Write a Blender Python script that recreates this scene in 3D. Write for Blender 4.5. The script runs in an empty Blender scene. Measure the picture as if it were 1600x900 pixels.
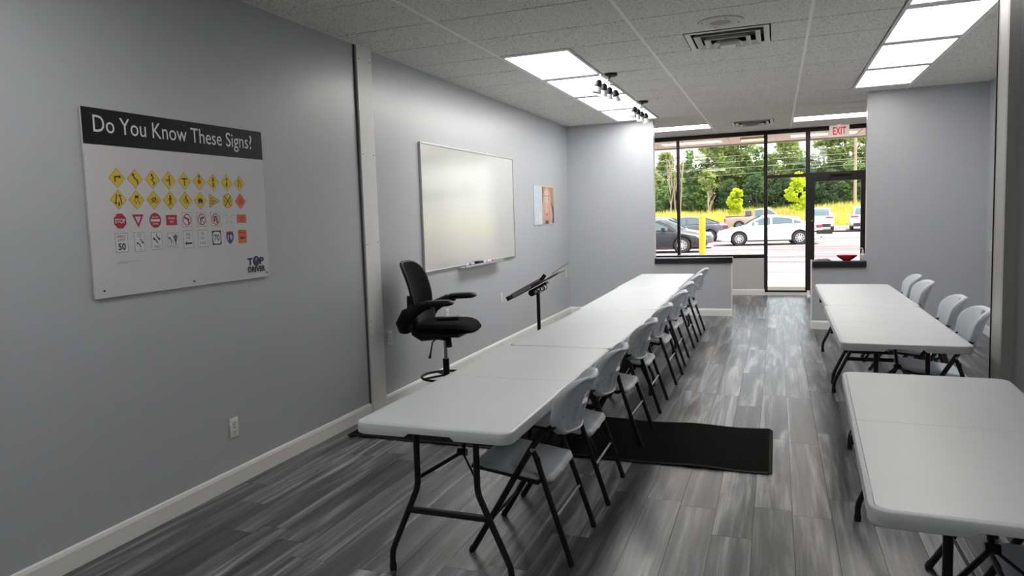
import bpy, bmesh, math, random
import numpy as np
from mathutils import Vector, Matrix, Euler

random.seed(7)
rng = np.random.default_rng(11)
SC = bpy.context.scene
COL = SC.collection

# ------------------------------------------------------------------ camera
H = 1.52
cam_d = bpy.data.cameras.new('camera')
cam = bpy.data.objects.new('camera', cam_d)
COL.objects.link(cam)
yaw, pit, rol = -.3866, -.086, -.0347
fw = Vector((math.sin(yaw) * math.cos(pit), math.cos(yaw) * math.cos(pit), math.sin(pit)))
rt = Vector((math.cos(yaw), -math.sin(yaw), 0))
up = rt.cross(fw)
r2 = math.cos(rol) * rt + math.sin(rol) * up
u2 = -math.sin(rol) * rt + math.cos(rol) * up
m = Matrix((r2, u2, -fw)).transposed().to_4x4()
m.translation = Vector((0, 0, H))
cam.matrix_world = m
cam_d.sensor_fit = 'HORIZONTAL'
cam_d.sensor_width = 36
cam_d.lens = 1143.9 / 1600 * 36
cam_d.shift_x = (800 - 749.25) / 1600
cam_d.shift_y = (439.86 - 450) / 1600
cam_d.clip_start = .05
cam_d.clip_end = 800
SC.camera = cam

# ------------------------------------------------------------------ world, sun, exposure
LAMP = 4.1          # radiance of the ceiling diffusers
SKY = .26
SUN = 5.2
w = bpy.data.worlds.new('world')
SC.world = w
w.use_nodes = True
nt = w.node_tree
nt.nodes.clear()
sky = nt.nodes.new('ShaderNodeTexSky')
sky.sky_type = 'NISHITA'
sky.sun_disc = False
sky.sun_elevation = math.radians(52)
sky.sun_rotation = math.radians(120)
sky.dust_density = 3.0
sky.air_density = .8
sky.ozone_density = .6
bg = nt.nodes.new('ShaderNodeBackground')
bg.inputs['Strength'].default_value = SKY
wo = nt.nodes.new('ShaderNodeOutputWorld')
skm = nt.nodes.new('ShaderNodeMix')       # thin bright cloud whitens the blue
skm.data_type = 'RGBA'
skm.inputs[0].default_value = .6
skm.inputs[7].default_value = (4.6, 4.5, 4.4, 1)
nt.links.new(sky.outputs[0], skm.inputs[6])
nt.links.new(skm.outputs[2], bg.inputs['Color'])
nt.links.new(bg.outputs[0], wo.inputs['Surface'])
sl = bpy.data.lights.new('sun', 'SUN')
sl.energy = SUN
sl.angle = math.radians(.8)
sl.color = (1, .95, .88)
sun = bpy.data.objects.new('sun', sl)
COL.objects.link(sun)
sun.rotation_euler = Vector((-.30, -.40, -1.0)).to_track_quat('-Z', 'Y').to_euler()
vs = SC.view_settings
vs.view_transform = 'Standard'
vs.look = 'None'
vs.gamma = 1
vs.use_curve_mapping = False
vs.exposure = 1.4

# ------------------------------------------------------------------ materials
MATS = {}


def nodes_of(name):
    mt = bpy.data.materials.new(name)
    mt.use_nodes = True
    n = mt.node_tree
    return mt, n, n.nodes['Principled BSDF'], n.nodes['Material Output']


def mat(name, col, rough=.5, metal=0, spec=.5, var=.0, vscale=8, bump=0, bscale=60, coat=0, coord='Object'):
    if name in MATS:
        return MATS[name]
    mt, n, b, o = nodes_of(name)
    b.inputs['Base Color'].default_value = (*col, 1)
    b.inputs['Roughness'].default_value = rough
    b.inputs['Metallic'].default_value = metal
    b.inputs['Specular IOR Level'].default_value = spec
    b.inputs['Coat Weight'].default_value = coat
    tc = n.nodes.new('ShaderNodeTexCoord')
    if var:
        nz = n.nodes.new('ShaderNodeTexNoise')
        nz.inputs['Scale'].default_value = vscale
        nz.inputs['Detail'].default_value = 4
        n.links.new(tc.outputs[coord], nz.inputs['Vector'])
        mx = n.nodes.new('ShaderNodeMix')
        mx.data_type = 'RGBA'
        mx.inputs[6].default_value = (*[c * (1 - var) for c in col], 1)
        mx.inputs[7].default_value = (*[min(1, c * (1 + var)) for c in col], 1)
        n.links.new(nz.outputs['Fac'], mx.inputs[0])
        n.links.new(mx.outputs[2], b.inputs['Base Color'])
    if bump:
        nb = n.nodes.new('ShaderNodeTexNoise')
        nb.inputs['Scale'].default_value = bscale
        nb.inputs['Detail'].default_value = 3
        n.links.new(tc.outputs[coord], nb.inputs['Vector'])
        bp = n.nodes.new('ShaderNodeBump')
        bp.inputs['Strength'].default_value = bump
        bp.inputs['Distance'].default_value = .01
        n.links.new(nb.outputs['Fac'], bp.inputs['Height'])
        n.links.new(bp.outputs[0], b.inputs['Normal'])
    MATS[name] = mt
    return mt


def emis(name, col, s):
    mt, n, b, o = nodes_of(name)
    b.inputs['Base Color'].default_value = (*col, 1)
    b.inputs['Emission Color'].default_value = (*col, 1)
    b.inputs['Emission Strength'].default_value = s
    MATS[name] = mt
    return mt


WALL = mat('wall_paint', (.465, .477, .498), .36, spec=.75, var=.03, vscale=.8, bump=.06, bscale=35)
WALLI = mat('window_wall_paint', (.52, .53, .53), .5, var=.03, vscale=1, bump=.05, bscale=35)
WHITE = mat('white_trim_paint', (.80, .795, .775), .4, var=.04, vscale=3)
GRID = mat('grid_white', (.80, .79, .76), .5)
GAP = mat('gap_dark', (.05, .05, .05), .8)
CAP = mat('black_sill', (.012, .012, .014), .3)
TABLE = mat('table_plastic', (.60, .625, .635), .38, var=.04, vscale=2.5, bump=.05, bscale=400)
SEAM = mat('seam_grey', (.35, .35, .34), .6)
CHAIR = mat('chair_plastic', (.57, .60, .64), .42, var=.03, vscale=6, bump=.03, bscale=300)
STEEL = mat('charcoal_steel', (.018, .019, .022), .38, metal=.3)
CHROME = mat('bright_steel', (.55, .55, .55), .3, metal=1)
RUBBER = mat('black_rubber', (.012, .012, .012), .7)
FABRIC = mat('black_fabric', (.0045, .0045, .005), .95, spec=.15, var=.3, vscale=200, bump=.2, bscale=500)
BLACKP = mat('black_plastic', (.007, .007, .008), .5, spec=.35)
OUTLET = mat('outlet_white', (.72, .72, .70), .35)
SLOT = mat('slot_dark', (.03, .03, .03), .6)
FRAME = mat('bronze_frame', (.018, .014, .013), .4, metal=.2)
BOARD = mat('whiteboard_enamel', (.58, .59, .57), .2, var=.02, vscale=2, spec=.7, coat=1.0)
BOARD.node_tree.nodes['Principled BSDF'].inputs['Coat Roughness'].default_value = .13
ALU = mat('aluminium', (.62, .62, .62), .35, metal=.8)


def floor_mat():
    mt, n, b, o = nodes_of('grey_wood_plank')
    L = n.links.new
    tc = n.nodes.new('ShaderNodeTexCoord')
    oi = n.nodes.new('ShaderNodeObjectInfo')
    ge = n.nodes.new('ShaderNodeNewGeometry')
    ad = n.nodes.new('ShaderNodeMath'); ad.operation = 'ADD'
    L(oi.outputs['Random'], ad.inputs[0]); L(ge.outputs['Random Per Island'], ad.inputs[1])
    fr = n.nodes.new('ShaderNodeMath'); fr.operation = 'FRACT'
    L(ad.outputs[0], fr.inputs[0])
    ml = n.nodes.new('ShaderNodeMath'); ml.operation = 'MULTIPLY'; ml.inputs[1].default_value = 37.0
    L(fr.outputs[0], ml.inputs[0])
    cb = n.nodes.new('ShaderNodeCombineXYZ')
    L(ml.outputs[0], cb.inputs[0]); L(ml.outputs[0], cb.inputs[2])
    va = n.nodes.new('ShaderNodeVectorMath'); va.operation = 'ADD'
    L(tc.outputs['Object'], va.inputs[0]); L(cb.outputs[0], va.inputs[1])

    def noise(sx, sy, detail, dist, rgh=.55):
        mp = n.nodes.new('ShaderNodeMapping')
        mp.inputs['Scale'].default_value = (sx, sy, 1)
        L(va.outputs[0], mp.inputs['Vector'])
        z = n.nodes.new('ShaderNodeTexNoise')
        z.inputs['Scale'].default_value = 1
        z.inputs['Detail'].default_value = detail
        z.inputs['Roughness'].default_value = rgh
        z.inputs['Distortion'].default_value = dist
        L(mp.outputs[0], z.inputs['Vector'])
        return z
    a = noise(8.5, .5, 3, 1.3)
    c = noise(60, 1.6, 6, .8, .65)
    m1 = n.nodes.new('ShaderNodeMath'); m1.operation = 'MULTIPLY'; m1.inputs[1].default_value = .70
    L(a.outputs['Fac'], m1.inputs[0])
    m2 = n.nodes.new('ShaderNodeMath'); m2.operation = 'MULTIPLY_ADD'; m2.inputs[1].default_value = .30
    L(c.outputs['Fac'], m2.inputs[0]); L(m1.outputs[0], m2.inputs[2])
    m3 = n.nodes.new('ShaderNodeMath'); m3.operation = 'MULTIPLY_ADD'; m3.inputs[1].default_value = .055
    L(fr.outputs[0], m3.inputs[0]); L(m2.outputs[0], m3.inputs[2])
    cr = n.nodes.new('ShaderNodeValToRGB')
    e = cr.color_ramp.elements
    e[0].position = .38; e[0].color = (.017, .018, .021, 1)
    e[1].position = .68; e[1].color = (.43, .425, .425, 1)
    x = e.new(.49); x.color = (.058, .060, .066, 1)
    x = e.new(.57); x.color = (.165, .165, .168, 1)
    L(m3.outputs[0], cr.inputs[0])
    L(cr.outputs[0], b.inputs['Base Color'])
    b.inputs['Roughness'].default_value = .36
    b.inputs['Specular IOR Level'].default_value = 1.0
    rr = n.nodes.new('ShaderNodeMapRange')
    rr.inputs[3].default_value = .24; rr.inputs[4].default_value = .40
    L(c.outputs['Fac'], rr.inputs[0]); L(rr.outputs[0], b.inputs['Roughness'])
    bp = n.nodes.new('ShaderNodeBump'); bp.inputs['Strength'].default_value = .04; bp.inputs['Distance'].default_value = .001
    L(c.outputs['Fac'], bp.inputs['Height']); L(bp.outputs[0], b.inputs['Normal'])
    return mt


PLANK = floor_mat()


def tile_mat():
    mt, n, b, o = nodes_of('fissured_ceiling_tile')
    L = n.links.new
    tc = n.nodes.new('ShaderNodeTexCoord')
    oi = n.nodes.new('ShaderNodeObjectInfo')
    ml = n.nodes.new('ShaderNodeMath'); ml.operation = 'MULTIPLY'; ml.inputs[1].default_value = 20
    L(oi.outputs['Random'], ml.inputs[0])
    va = n.nodes.new('ShaderNodeVectorMath'); va.operation = 'ADD'
    L(tc.outputs['Object'], va.inputs[0]); L(ml.outputs[0], va.inputs[1])
    z = n.nodes.new('ShaderNodeTexNoise')
    z.inputs['Scale'].default_value = 85; z.inputs['Detail'].default_value = 3; z.inputs['Distortion'].default_value = .6
    L(va.outputs[0], z.inputs['Vector'])
    cr = n.nodes.new('ShaderNodeValToRGB')
    e = cr.color_ramp.elements
    e[0].position = .33; e[0].color = (.24, .235, .22, 1)
    e[1].position = .43; e[1].color = (.82, .81, .78, 1)
    L(z.outputs['Fac'], cr.inputs[0]); L(cr.outputs[0], b.inputs['Base Color'])
    b.inputs['Roughness'].default_value = .9
    bp = n.nodes.new('ShaderNodeBump'); bp.inputs['Strength'].default_value = .3; bp.inputs['Distance'].default_value = .004
    L(cr.outputs[0], bp.inputs['Height']); L(bp.outputs[0], b.inputs['Normal'])
    return mt


TILE = tile_mat()


def glass_mat(name, tint=(1, 1, 1), rough=0.0, refl=1.0):
    mt, n, b, o = nodes_of(name)
    L = n.links.new
    n.nodes.remove(b)
    tr = n.nodes.new('ShaderNodeBsdfTransparent'); tr.inputs[0].default_value = (*tint, 1)
    gl = n.nodes.new('ShaderNodeBsdfGlossy'); gl.inputs['Roughness'].default_value = rough
    fr = n.nodes.new('ShaderNodeFresnel'); fr.inputs[0].default_value = 1.45
    k = n.nodes.new('ShaderNodeMath'); k.operation = 'MULTIPLY'; k.inputs[1].default_value = refl
    mx = n.nodes.new('ShaderNodeMixShader')
    L(fr.outputs[0], k.inputs[0]); L(k.outputs[0], mx.inputs[0])
    L(tr.outputs[0], mx.inputs[1]); L(gl.outputs[0], mx.inputs[2])
    L(mx.outputs[0], o.inputs['Surface'])
    return mt


GLASS = glass_mat('window_glass', (.96, .97, .96))


def leaf_mat(name, c1, c2):
    mt, n, b, o = nodes_of(name)
    L = n.links.new
    n.nodes.remove(b)
    ge = n.nodes.new('ShaderNodeNewGeometry')
    oi = n.nodes.new('ShaderNodeObjectInfo')
    ad = n.nodes.new('ShaderNodeMath'); ad.operation = 'MULTIPLY_ADD'; ad.inputs[1].default_value = .6
    s = n.nodes.new('ShaderNodeMath'); s.operation = 'MULTIPLY'; s.inputs[1].default_value = .4
    L(oi.outputs['Random'], s.inputs[0])
    L(ge.outputs['Random Per Island'], ad.inputs[0]); L(s.outputs[0], ad.inputs[2])
    mx = n.nodes.new('ShaderNodeMix'); mx.data_type = 'RGBA'
    mx.inputs[6].default_value = (*c1, 1); mx.inputs[7].default_value = (*c2, 1)
    L(ad.outputs[0], mx.inputs[0])
    d = n.nodes.new('ShaderNodeBsdfDiffuse'); t = n.nodes.new('ShaderNodeBsdfTranslucent')
    L(mx.outputs[2], d.inputs[0]); L(mx.outputs[2], t.inputs[0])
    ms = n.nodes.new('ShaderNodeMixShader'); ms.inputs[0].default_value = .4
    L(d.outputs[0], ms.inputs[1]); L(t.outputs[0], ms.inputs[2]); L(ms.outputs[0], o.inputs['Surface'])
    return mt


# ------------------------------------------------------------------ mesh helpers
class MB:
    def __init__(s):
        s.v = []; s.f = []; s.m = []

    def add(s, vs, fs, mi=0):
        k = len(s.v)
        s.v += [tuple(p) for p in vs]
        s.f += [tuple(i + k for i in f) for f in fs]
        s.m += [mi] * len(fs)
        return s

    def box(s, a, b, mi=0):
        (x0, y0, z0), (x1, y1, z1) = a, b
        vs = [(x0, y0, z0), (x1, y0, z0), (x1, y1, z0), (x0, y1, z0), (x0, y0, z1), (x1, y0, z1), (x1, y1, z1), (x0, y1, z1)]
        return s.add(vs, [(0, 3, 2, 1), (4, 5, 6, 7), (0, 1, 5, 4), (1, 2, 6, 5), (2, 3, 7, 6), (3, 0, 4, 7)], mi)

    def obox(s, c, size, rot, mi=0):
        h = Vector(size) / 2
        R = Euler(rot).to_matrix()
        c = Vector(c)
        vs = [c + R @ Vector((sx * h.x, sy * h.y, sz * h.z)) for sz in (-1, 1) for sx, sy in ((-1, -1), (1, -1), (1, 1), (-1, 1))]
        return s.add(vs, [(0, 3, 2, 1), (4, 5, 6, 7), (0, 1, 5, 4), (1, 2, 6, 5), (2, 3, 7, 6), (3, 0, 4, 7)], mi)

    def tube(s, pts, r, n=10, mi=0, cap=True, closed=False, flat=1.0):
        P = [Vector(p) for p in pts]
        rs = r if isinstance(r, (list, tuple)) else [r] * len(P)
        N = len(P)
        rings = []
        prev = None
        for i, p in enumerate(P):
            if closed:
                t = (P[(i + 1) % N] - P[i - 1]).normalized()
            elif i == 0:
                t = (P[1] - p).normalized()
            elif i == N - 1:
                t = (p - P[i - 1]).normalized()
            else:
                t = ((P[i + 1] - p).normalized() + (p - P[i - 1]).normalized()).normalized()
            if prev is None:
                a = Vector((0, 0, 1)) if abs(t.z) < .9 else Vector((1, 0, 0))
                u = t.cross(a).normalized()
            else:
                u = (prev - t * prev.dot(t)).normalized()
            prev = u
            vv = t.cross(u)
            rings.append([p + rs[i] * (math.cos(2 * math.pi * k / n) * u + flat * math.sin(2 * math.pi * k / n) * vv) for k in range(n)])
        vs = [q for ring in rings for q in ring]
        fs = []
        M = N if closed else N - 1
        for i in range(M):
            j = (i + 1) % N
            for k in range(n):
                fs.append((i * n + k, i * n + (k + 1) % n, j * n + (k + 1) % n, j * n + k))
        if cap and not closed:
            fs.append(tuple(range(n))[::-1])
            fs.append(tuple((N - 1) * n + k for k in range(n)))
        return s.add(vs, fs, mi)

    def lathe(s, prof, n=24, c=(0, 0, 0), axis='z', mi=0):
        vs = []
        for r, z in prof:
            for k in range(n):
                a = 2 * math.pi * k / n
                x, y = r * math.cos(a), r * math.sin(a)
                p = (x, y, z) if axis == 'z' else ((x, z, y) if axis == 'y' else (z, x, y))
                vs.append((p[0] + c[0], p[1] + c[1], p[2] + c[2]))
        fs = []
        for i in range(len(prof) - 1):
            for k in range(n):
                q = (i * n + k, i * n + (k + 1) % n, (i + 1) * n + (k + 1) % n, (i + 1) * n + k)
                fs.append(q if axis != 'y' else q[::-1])
        if prof[0][0] > 1e-5:
            fs.append(tuple(range(n))[::-1])
        if prof[-1][0] > 1e-5:
            fs.append(tuple((len(prof) - 1) * n + k for k in range(n)))
        return s.add(vs, fs, mi)

    def prism(s, poly, thick, to3, mi=0):
        """poly of 2-D points, to3(u, v, w) -> 3-D, w in 0..thick"""
        n = len(poly)
        vs = [to3(u, v, 0) for u, v in poly] + [to3(u, v, thick) for u, v in poly]
        fs = [tuple(range(n))[::-1], tuple(range(n, 2 * n))]
        fs += [(i, (i + 1) % n, (i + 1) % n + n, i + n) for i in range(n)]
        return s.add(vs, fs, mi)

    def grid(s, P, mi=0, flip=False, wrap=False):
        nu, nv = len(P), len(P[0])
        vs = [p for row in P for p in row]
        fs = []
        for i in range(nu if wrap else nu - 1):
            for j in range(nv - 1):
                i2 = (i + 1) % nu
                q = (i * nv + j, i2 * nv + j, i2 * nv + j + 1, i * nv + j + 1)
                fs.append(q[::-1] if flip else q)
        return s.add(vs, fs, mi)

    def mesh(s, name, mats, smooth=False, fix=False):
        me = bpy.data.meshes.new(name)
        me.from_pydata(s.v, [], s.f)
        for mt in (mats if isinstance(mats, (list, tuple)) else [mats]):
            me.materials.append(mt)
        me.polygons.foreach_set('material_index', s.m)
        if fix:
            bm = bmesh.new(); bm.from_mesh(me)
            bmesh.ops.remove_doubles(bm, verts=bm.verts, dist=1e-5)
            bmesh.ops.recalc_face_normals(bm, faces=bm.faces)
            bm.to_mesh(me); bm.free()
        if smooth:
            me.shade_smooth()
            me.set_sharp_from_angle(angle=math.radians(smooth if smooth > 1 else 40))
        me.update()
        return me

    def obj(s, name, mats, parent=None, smooth=False, fix=True, **kw):
        return link(name, s.mesh(name, mats, smooth, fix), parent, **kw)


def link(name, me, parent=None, loc=None, rot=None, **kw):
    o = bpy.data.objects.new(name, me)
    COL.objects.link(o)
    if parent is not None:
        o.parent = parent
    if loc is not None:
        o.location = loc
    if rot is not None:
        o.rotation_euler = rot
    for k, v in kw.items():
        o[k] = v
    return o


def thing(name, label, cat, loc=(0, 0, 0), rz=0, group=None):
    o = link(name, None, None, loc, (0, 0, rz), label=label, category=cat)
    if group:
        o['group'] = group
    o.empty_display_size = .1
    return o


def struct(name, mb, mats, label, parent=None, smooth=False):
    o = mb.obj(name, mats, parent, smooth)
    o['kind'] = 'structure'
    o['label'] = label
    return o


def bevel_box(a, b, bev, seg=2):
    """rounded box as an MB"""
    bm = bmesh.new()
    bmesh.ops.create_cube(bm, size=1)
    c = (Vector(a) + Vector(b)) / 2
    sz = Vector(b) - Vector(a)
    for v in bm.verts:
        v.co = Vector((v.co.x * sz.x, v.co.y * sz.y, v.co.z * sz.z)) + c
    bmesh.ops.bevel(bm, geom=bm.edges[:], offset=bev, segments=seg, profile=.5, affect='EDGES')
    bm.verts.index_update()
    out = MB()
    out.add([tuple(v.co) for v in bm.verts], [tuple(v.index for v in f.verts) for f in bm.faces])
    bm.free()
    return out


def copy_tree(o, parent=None, **kw):
    c = o.copy()
    COL.objects.link(c)
    c.parent = parent
    for k, v in kw.items():
        c[k] = v
    for ch in list(o.children):
        copy_tree(ch, c)
    return c


def rrect(x0, y0, x1, y1, r, n=5):
    out = []
    for cx, cy, a0 in ((x1 - r, y1 - r, 0), (x0 + r, y1 - r, 90), (x0 + r, y0 + r, 180), (x1 - r, y0 + r, 270)):
        for k in range(n + 1):
            a = math.radians(a0 + 90 * k / n)
            out.append((cx + r * math.cos(a), cy + r * math.sin(a)))
    return out


# ------------------------------------------------------------------ dimensions
XL, XR = -2.96, 2.224
CZ = 2.86
YB, YW = -1.6, 13.8
YP = 10.98          # left partition
YQ = 9.95           # right partition
TOP = 3.0

# ------------------------------------------------------------------ floor
slab = struct('floor', MB().box((XL - .2, YB - .2, -.2), (XR + .2, YW + .1, -.0045)), PLANK, 'grey wood-look vinyl plank floor of the room')
PW, PL = .1785, 1.22
plank_cache = {}


def plank_mesh(L, Wd=PW):
    k = (round(L, 3), round(Wd, 3))
    if k not in plank_cache:
        g = .0003
        b = .0006
        mb = MB()
        x0, x1, y0, y1 = g, Wd - g, g, L - g
        mb.add([(x0, y0, -.004), (x1, y0, -.004), (x1, y1, -.004), (x0, y1, -.004),
                (x0 + b, y0 + b, 0), (x1 - b, y0 + b, 0), (x1 - b, y1 - b, 0), (x0 + b, y1 - b, 0)],
               [(4, 5, 6, 7), (0, 1, 5, 4), (1, 2, 6, 5), (2, 3, 7, 6), (3, 0, 4, 7)])
        plank_cache[k] = mb.mesh('plank', PLANK)
    return plank_cache[k]


far = MB()
ncol = int((XR - XL) / PW) + 1
cnt = 0
for i in range(ncol):
    x = XL + i * PW
    Wd = min(PW, XR - x)
    off = random.choice([0, .31, .62, .93]) + random.uniform(-.1, .1)
    y = .45 - off
    while y < YW:
        L = PL
        if y + L > YW:
            L = YW - y
        if L < .05:
            break
        if y + L > .55 and y < 8.9 and cnt < 300:
            link('plank', plank_mesh(L, Wd), slab, (x, y, 0))
            cnt += 1
        elif y >= 8.8:
            g, b = .0003, .0006
            far.add([(x + g + b, y + g + b, 0), (x + Wd - g - b, y + g + b, 0), (x + Wd - g - b, y + L - g - b, 0), (x + g + b, y + L - g - b, 0)], [(0, 1, 2, 3)])
        y += L
far.obj('far_planks', PLANK, slab, fix=False, kind='stuff')

# ------------------------------------------------------------------ ceiling
ceil = struct('ceiling', MB().box((XL - .2, YB - .2, CZ + .06), (XR + .2, YW + .25, CZ + .2)), GAP, 'suspended ceiling of fissured white tiles in a thin grid')
XG = [XL, -2.155, -.965, .225, 1.41, XR]
DY = .6175
YG = [5.89 + DY * k for k in range(-14, 13)]
YG = [y for y in YG if YB < y < YW]
YG = [YB] + YG + [YW]
tile_cache = {}


def tile(x0, x1, y0, y1):
    k = (round(x1 - x0, 3), round(y1 - y0, 3))
    if k not in tile_cache:
        g = .007
        a, b = k
        mb = MB()
        e = .004
        mb.add([(g, g, .012), (a - g, g, .012), (a - g, b - g, .012), (g, b - g, .012),
                (g, g, e), (a - g, g, e), (a - g, b - g, e), (g, b - g, e),
                (g + e, g + e, 0), (a - g - e, g + e, 0), (a - g - e, b - g - e, 0), (g + e, b - g - e, 0)],
               [(0, 1, 2, 3), (0, 4, 5, 1), (1, 5, 6, 2), (2, 6, 7, 3), (3, 7, 4, 0), (4, 8, 9, 5), (5, 9, 10, 6), (6, 10, 11, 7), (7, 11, 8, 4), (8, 11, 10, 9)])
        tile_cache[k] = mb.mesh('ceiling_tile', TILE)
    link('ceiling_tile', tile_cache[k], ceil, (x0, y0, CZ + random.uniform(0, .002)))


def cell(y):
    return max(i for i in range(len(YG) - 1) if YG[i] <= y + 1e-6)


def rowat(y):
    return min(range(len(YG)), key=lambda i: abs(YG[i] - y))


LW = .60
r0 = rowat(5.89)
left_rows = [(r0 + 2 * k) for k in range(4)]
right_rows = [(r0 + 2 * k) for k in range(-1, 3)]
rf = rowat(5.89 + 10 * DY)
vent1 = (1 + 1, r0)      # column index 2 : -.965 .. .225
for r in range(len(YG) - 1):
    for c in range(5):
        x0, x1 = XG[c], XG[c + 1]
        y0, y1 = YG[r], YG[r + 1]
        rn = rowat(.95)
        if c == 1 and (left_rows[0] <= r <= left_rows[-1] + 1 or rn <= r <= rn + 1):
            tile(x0 + LW, x1, y0, y1); continue
        if c == 3 and (right_rows[0] <= r <= right_rows[-1] + 1 or rn <= r <= rn + 1):
            tile(x0, x1 - LW, y0, y1); continue
        if r == rf and c in (1, 3):
            continue
        if c == 2 and r in (r0, rf):
            tile(x0, -.655, y0, y1); tile(-.045, x1, y0, y1); continue
        tile(x0, x1, y0, y1)
bar_c = {}
for x in XG[1:-1]:
    MB().box((x - .0115, YB, CZ - .003), (x + .0115, YW, CZ + .02)).obj('grid_bar', mat('bar_white', (.95, .94, .92), .45), ceil)
for x in (XL + .012, XR - .012):
    MB().box((x - .012, YB, CZ - .002), (x + .012, YW, CZ + .02)).obj('wall_angle', GRID, ceil)
for y in YG[1:-1]:
    MB().box((XL, y - .012, CZ + .012), (XR, y + .012, CZ + .03)).obj('cross_bar', mat('cross_bar_shade', (.30, .30, .29), .6), ceil)  # bars darkened so their colour carries the shade of the tile gaps

# ------------------------------------------------------------------ light fixtures


def diff_mat(name, axis, power, tint=(1, .985, .96)):
    mt, n, b, o = nodes_of(name)
    L = n.links.new
    tc = n.nodes.new('ShaderNodeTexCoord')
    sp = n.nodes.new('ShaderNodeSeparateXYZ')
    L(tc.outputs['Object'], sp.inputs[0])
    m1 = n.nodes.new('ShaderNodeMath'); m1.operation = 'MULTIPLY'; m1.inputs[1].default_value = 21
    L(sp.outputs[axis], m1.inputs[0])
    m2 = n.nodes.new('ShaderNodeMath'); m2.operation = 'COSINE'
    L(m1.outputs[0], m2.inputs[0])
    mr = n.nodes.new('ShaderNodeMapRange')
    mr.inputs[1].default_value = -1; mr.inputs[2].default_value = 1
    mr.inputs[3].default_value = power * 1.15; mr.inputs[4].default_value = power * .85
    L(m2.outputs[0], mr.inputs[0])
    b.inputs['Base Color'].default_value = (.8, .8, .8, 1)
    b.inputs['Roughness'].default_value = .4
    b.inputs['Emission Color'].default_value = (*tint, 1)
    L(mr.outputs[0], b.inputs['Emission Strength'])
    return mt


DIFF_L = diff_mat('diffuser_cool', 0, LAMP * 1.12)
DIFF_R = diff_mat('diffuser_warm', 0, LAMP * .62, (1, .97, .94))
DIFF_F = diff_mat('diffuser_front', 1, LAMP * 1.4, (1, .94, .88))


def troffer(x0, x1, y0, y1, dm, label, group):
    t = thing('ceiling_light', label, 'ceiling light', ((x0 + x1) / 2, (y0 + y1) / 2, CZ), 0, group)
    a, b = (x1 - x0) / 2 - .004, (y1 - y0) / 2 - .004
    f = .024
    g = .066 if b > a else f
    mb = MB()
    for s in (-1, 1):
        mb.box((min(s * a, s * (a - f)), -b, -.004), (max(s * a, s * (a - f)), b, .05))
        mb.box((-a + f, min(s * b, s * (b - g)), -.004), (a - f, max(s * b, s * (b - g)), .05))
    mb.obj('frame', GRID, t)
    MB().box((-a + f, -b + g, .001), (a - f, b - g, .008)).obj('diffuser', dm, t)


ordn = ['nearest', 'second', 'third', 'fourth', 'fifth']
for k, r in enumerate(left_rows):
    troffer(XG[1], XG[1] + LW, YG[r], YG[r + 2], DIFF_L, f'bright ceiling light panel in the left row, {ordn[k]} one from the camera', 'ceiling lights of the left row')
for k, r in enumerate(right_rows):
    troffer(XG[4] - LW, XG[4], YG[r], YG[r + 2], DIFF_R, f'bright ceiling light panel in the right row, {ordn[k]} one from the camera', 'ceiling lights of the right row')
for c_, dm_ in ((XG[1], DIFF_L), (XG[4] - LW, DIFF_R)):   # unseen panels added above the camera to brighten the near end
    rn = rowat(.95)
    troffer(c_, c_ + LW, YG[rn], YG[rn + 2], dm_, 'added unseen ceiling light panel of the near room, ' + ('left' if c_ < 0 else 'right') + ' one above the camera', 'added fill lights of the near room')
troffer(XG[1], XG[2], YG[rf], YG[rf + 1], DIFF_F, 'ceiling light panel before the front window, left of the two', 'ceiling lights before the window')
troffer(XG[3], XG[4], YG[rf], YG[rf + 1], DIFF_F, 'ceiling light panel before the front window, above the exit door', 'ceiling lights before the window')


def vent(y0, label):
    t = thing('air_vent', label, 'air vent', (-.35, y0 + DY / 2, CZ), 0, 'square ceiling air vents')
    S = .302
    mb = MB()
    mb.box((-S, -S, 0), (S, S - .0, .003))
    # outer flange ring
    ring = MB()
    for i, (o, q, z0, z1) in enumerate([(.302, .262, -.004, .0)]):
        for s in (-1, 1):
            ring.box((min(s * o, s * q), -o, z0), (max(s * o, s * q), o, z1))
            ring.box((-q, min(s * o, s * q), z0), (q, max(s * o, s * q), z1))
    ring.obj('flange', GRID, t)
    db = MB().box((-.262, -.262, .055), (.262, .262, .06))
    for s in (-1, 1):
        db.box((min(s * .262, s * .268), -.262, 0), (max(s * .262, s * .268), .262, .055))
        db.box((-.262, min(s * .262, s * .268), 0), (.262, max(s * .262, s * .268), .055))
    db.obj('duct_back', SLOT, t)
    for (o, q, zt, zb) in ((.235, .200, .004, -.022), (.165, .130, -.010, -.040), (.100, .068, -.028, -.056)):
        lv = MB()
        # sloped square frame: top edge at q (inner, high), bottom edge at o (outer, low)
        A = [(-o, -o, zb), (o, -o, zb), (o, o, zb), (-o, o, zb)]
        B = [(-q, -q, zt), (q, -q, zt), (q, q, zt), (-q, q, zt)]
        A2 = [(x * 1.02, y * 1.02, z + .003) for x, y, z in A]
        B2 = [(x * 1.02, y * 1.02, z + .003) for x, y, z in B]
        fs = []
        for k in range(4):
            j = (k + 1) % 4
            fs += [(k, j, 4 + j, 4 + k), (8 + k, 12 + k, 12 + j, 8 + j), (k, 8 + k, 8 + j, j), (4 + k, 4 + j, 12 + j, 12 + k)]
        lv.add(A + B + A2 + B2, fs)
        lv.obj('louver', GRID, t)
    MB().box((-.055, -.055, -.066), (.055, .055, -.06)).obj('centre_plate', GRID, t)


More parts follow.
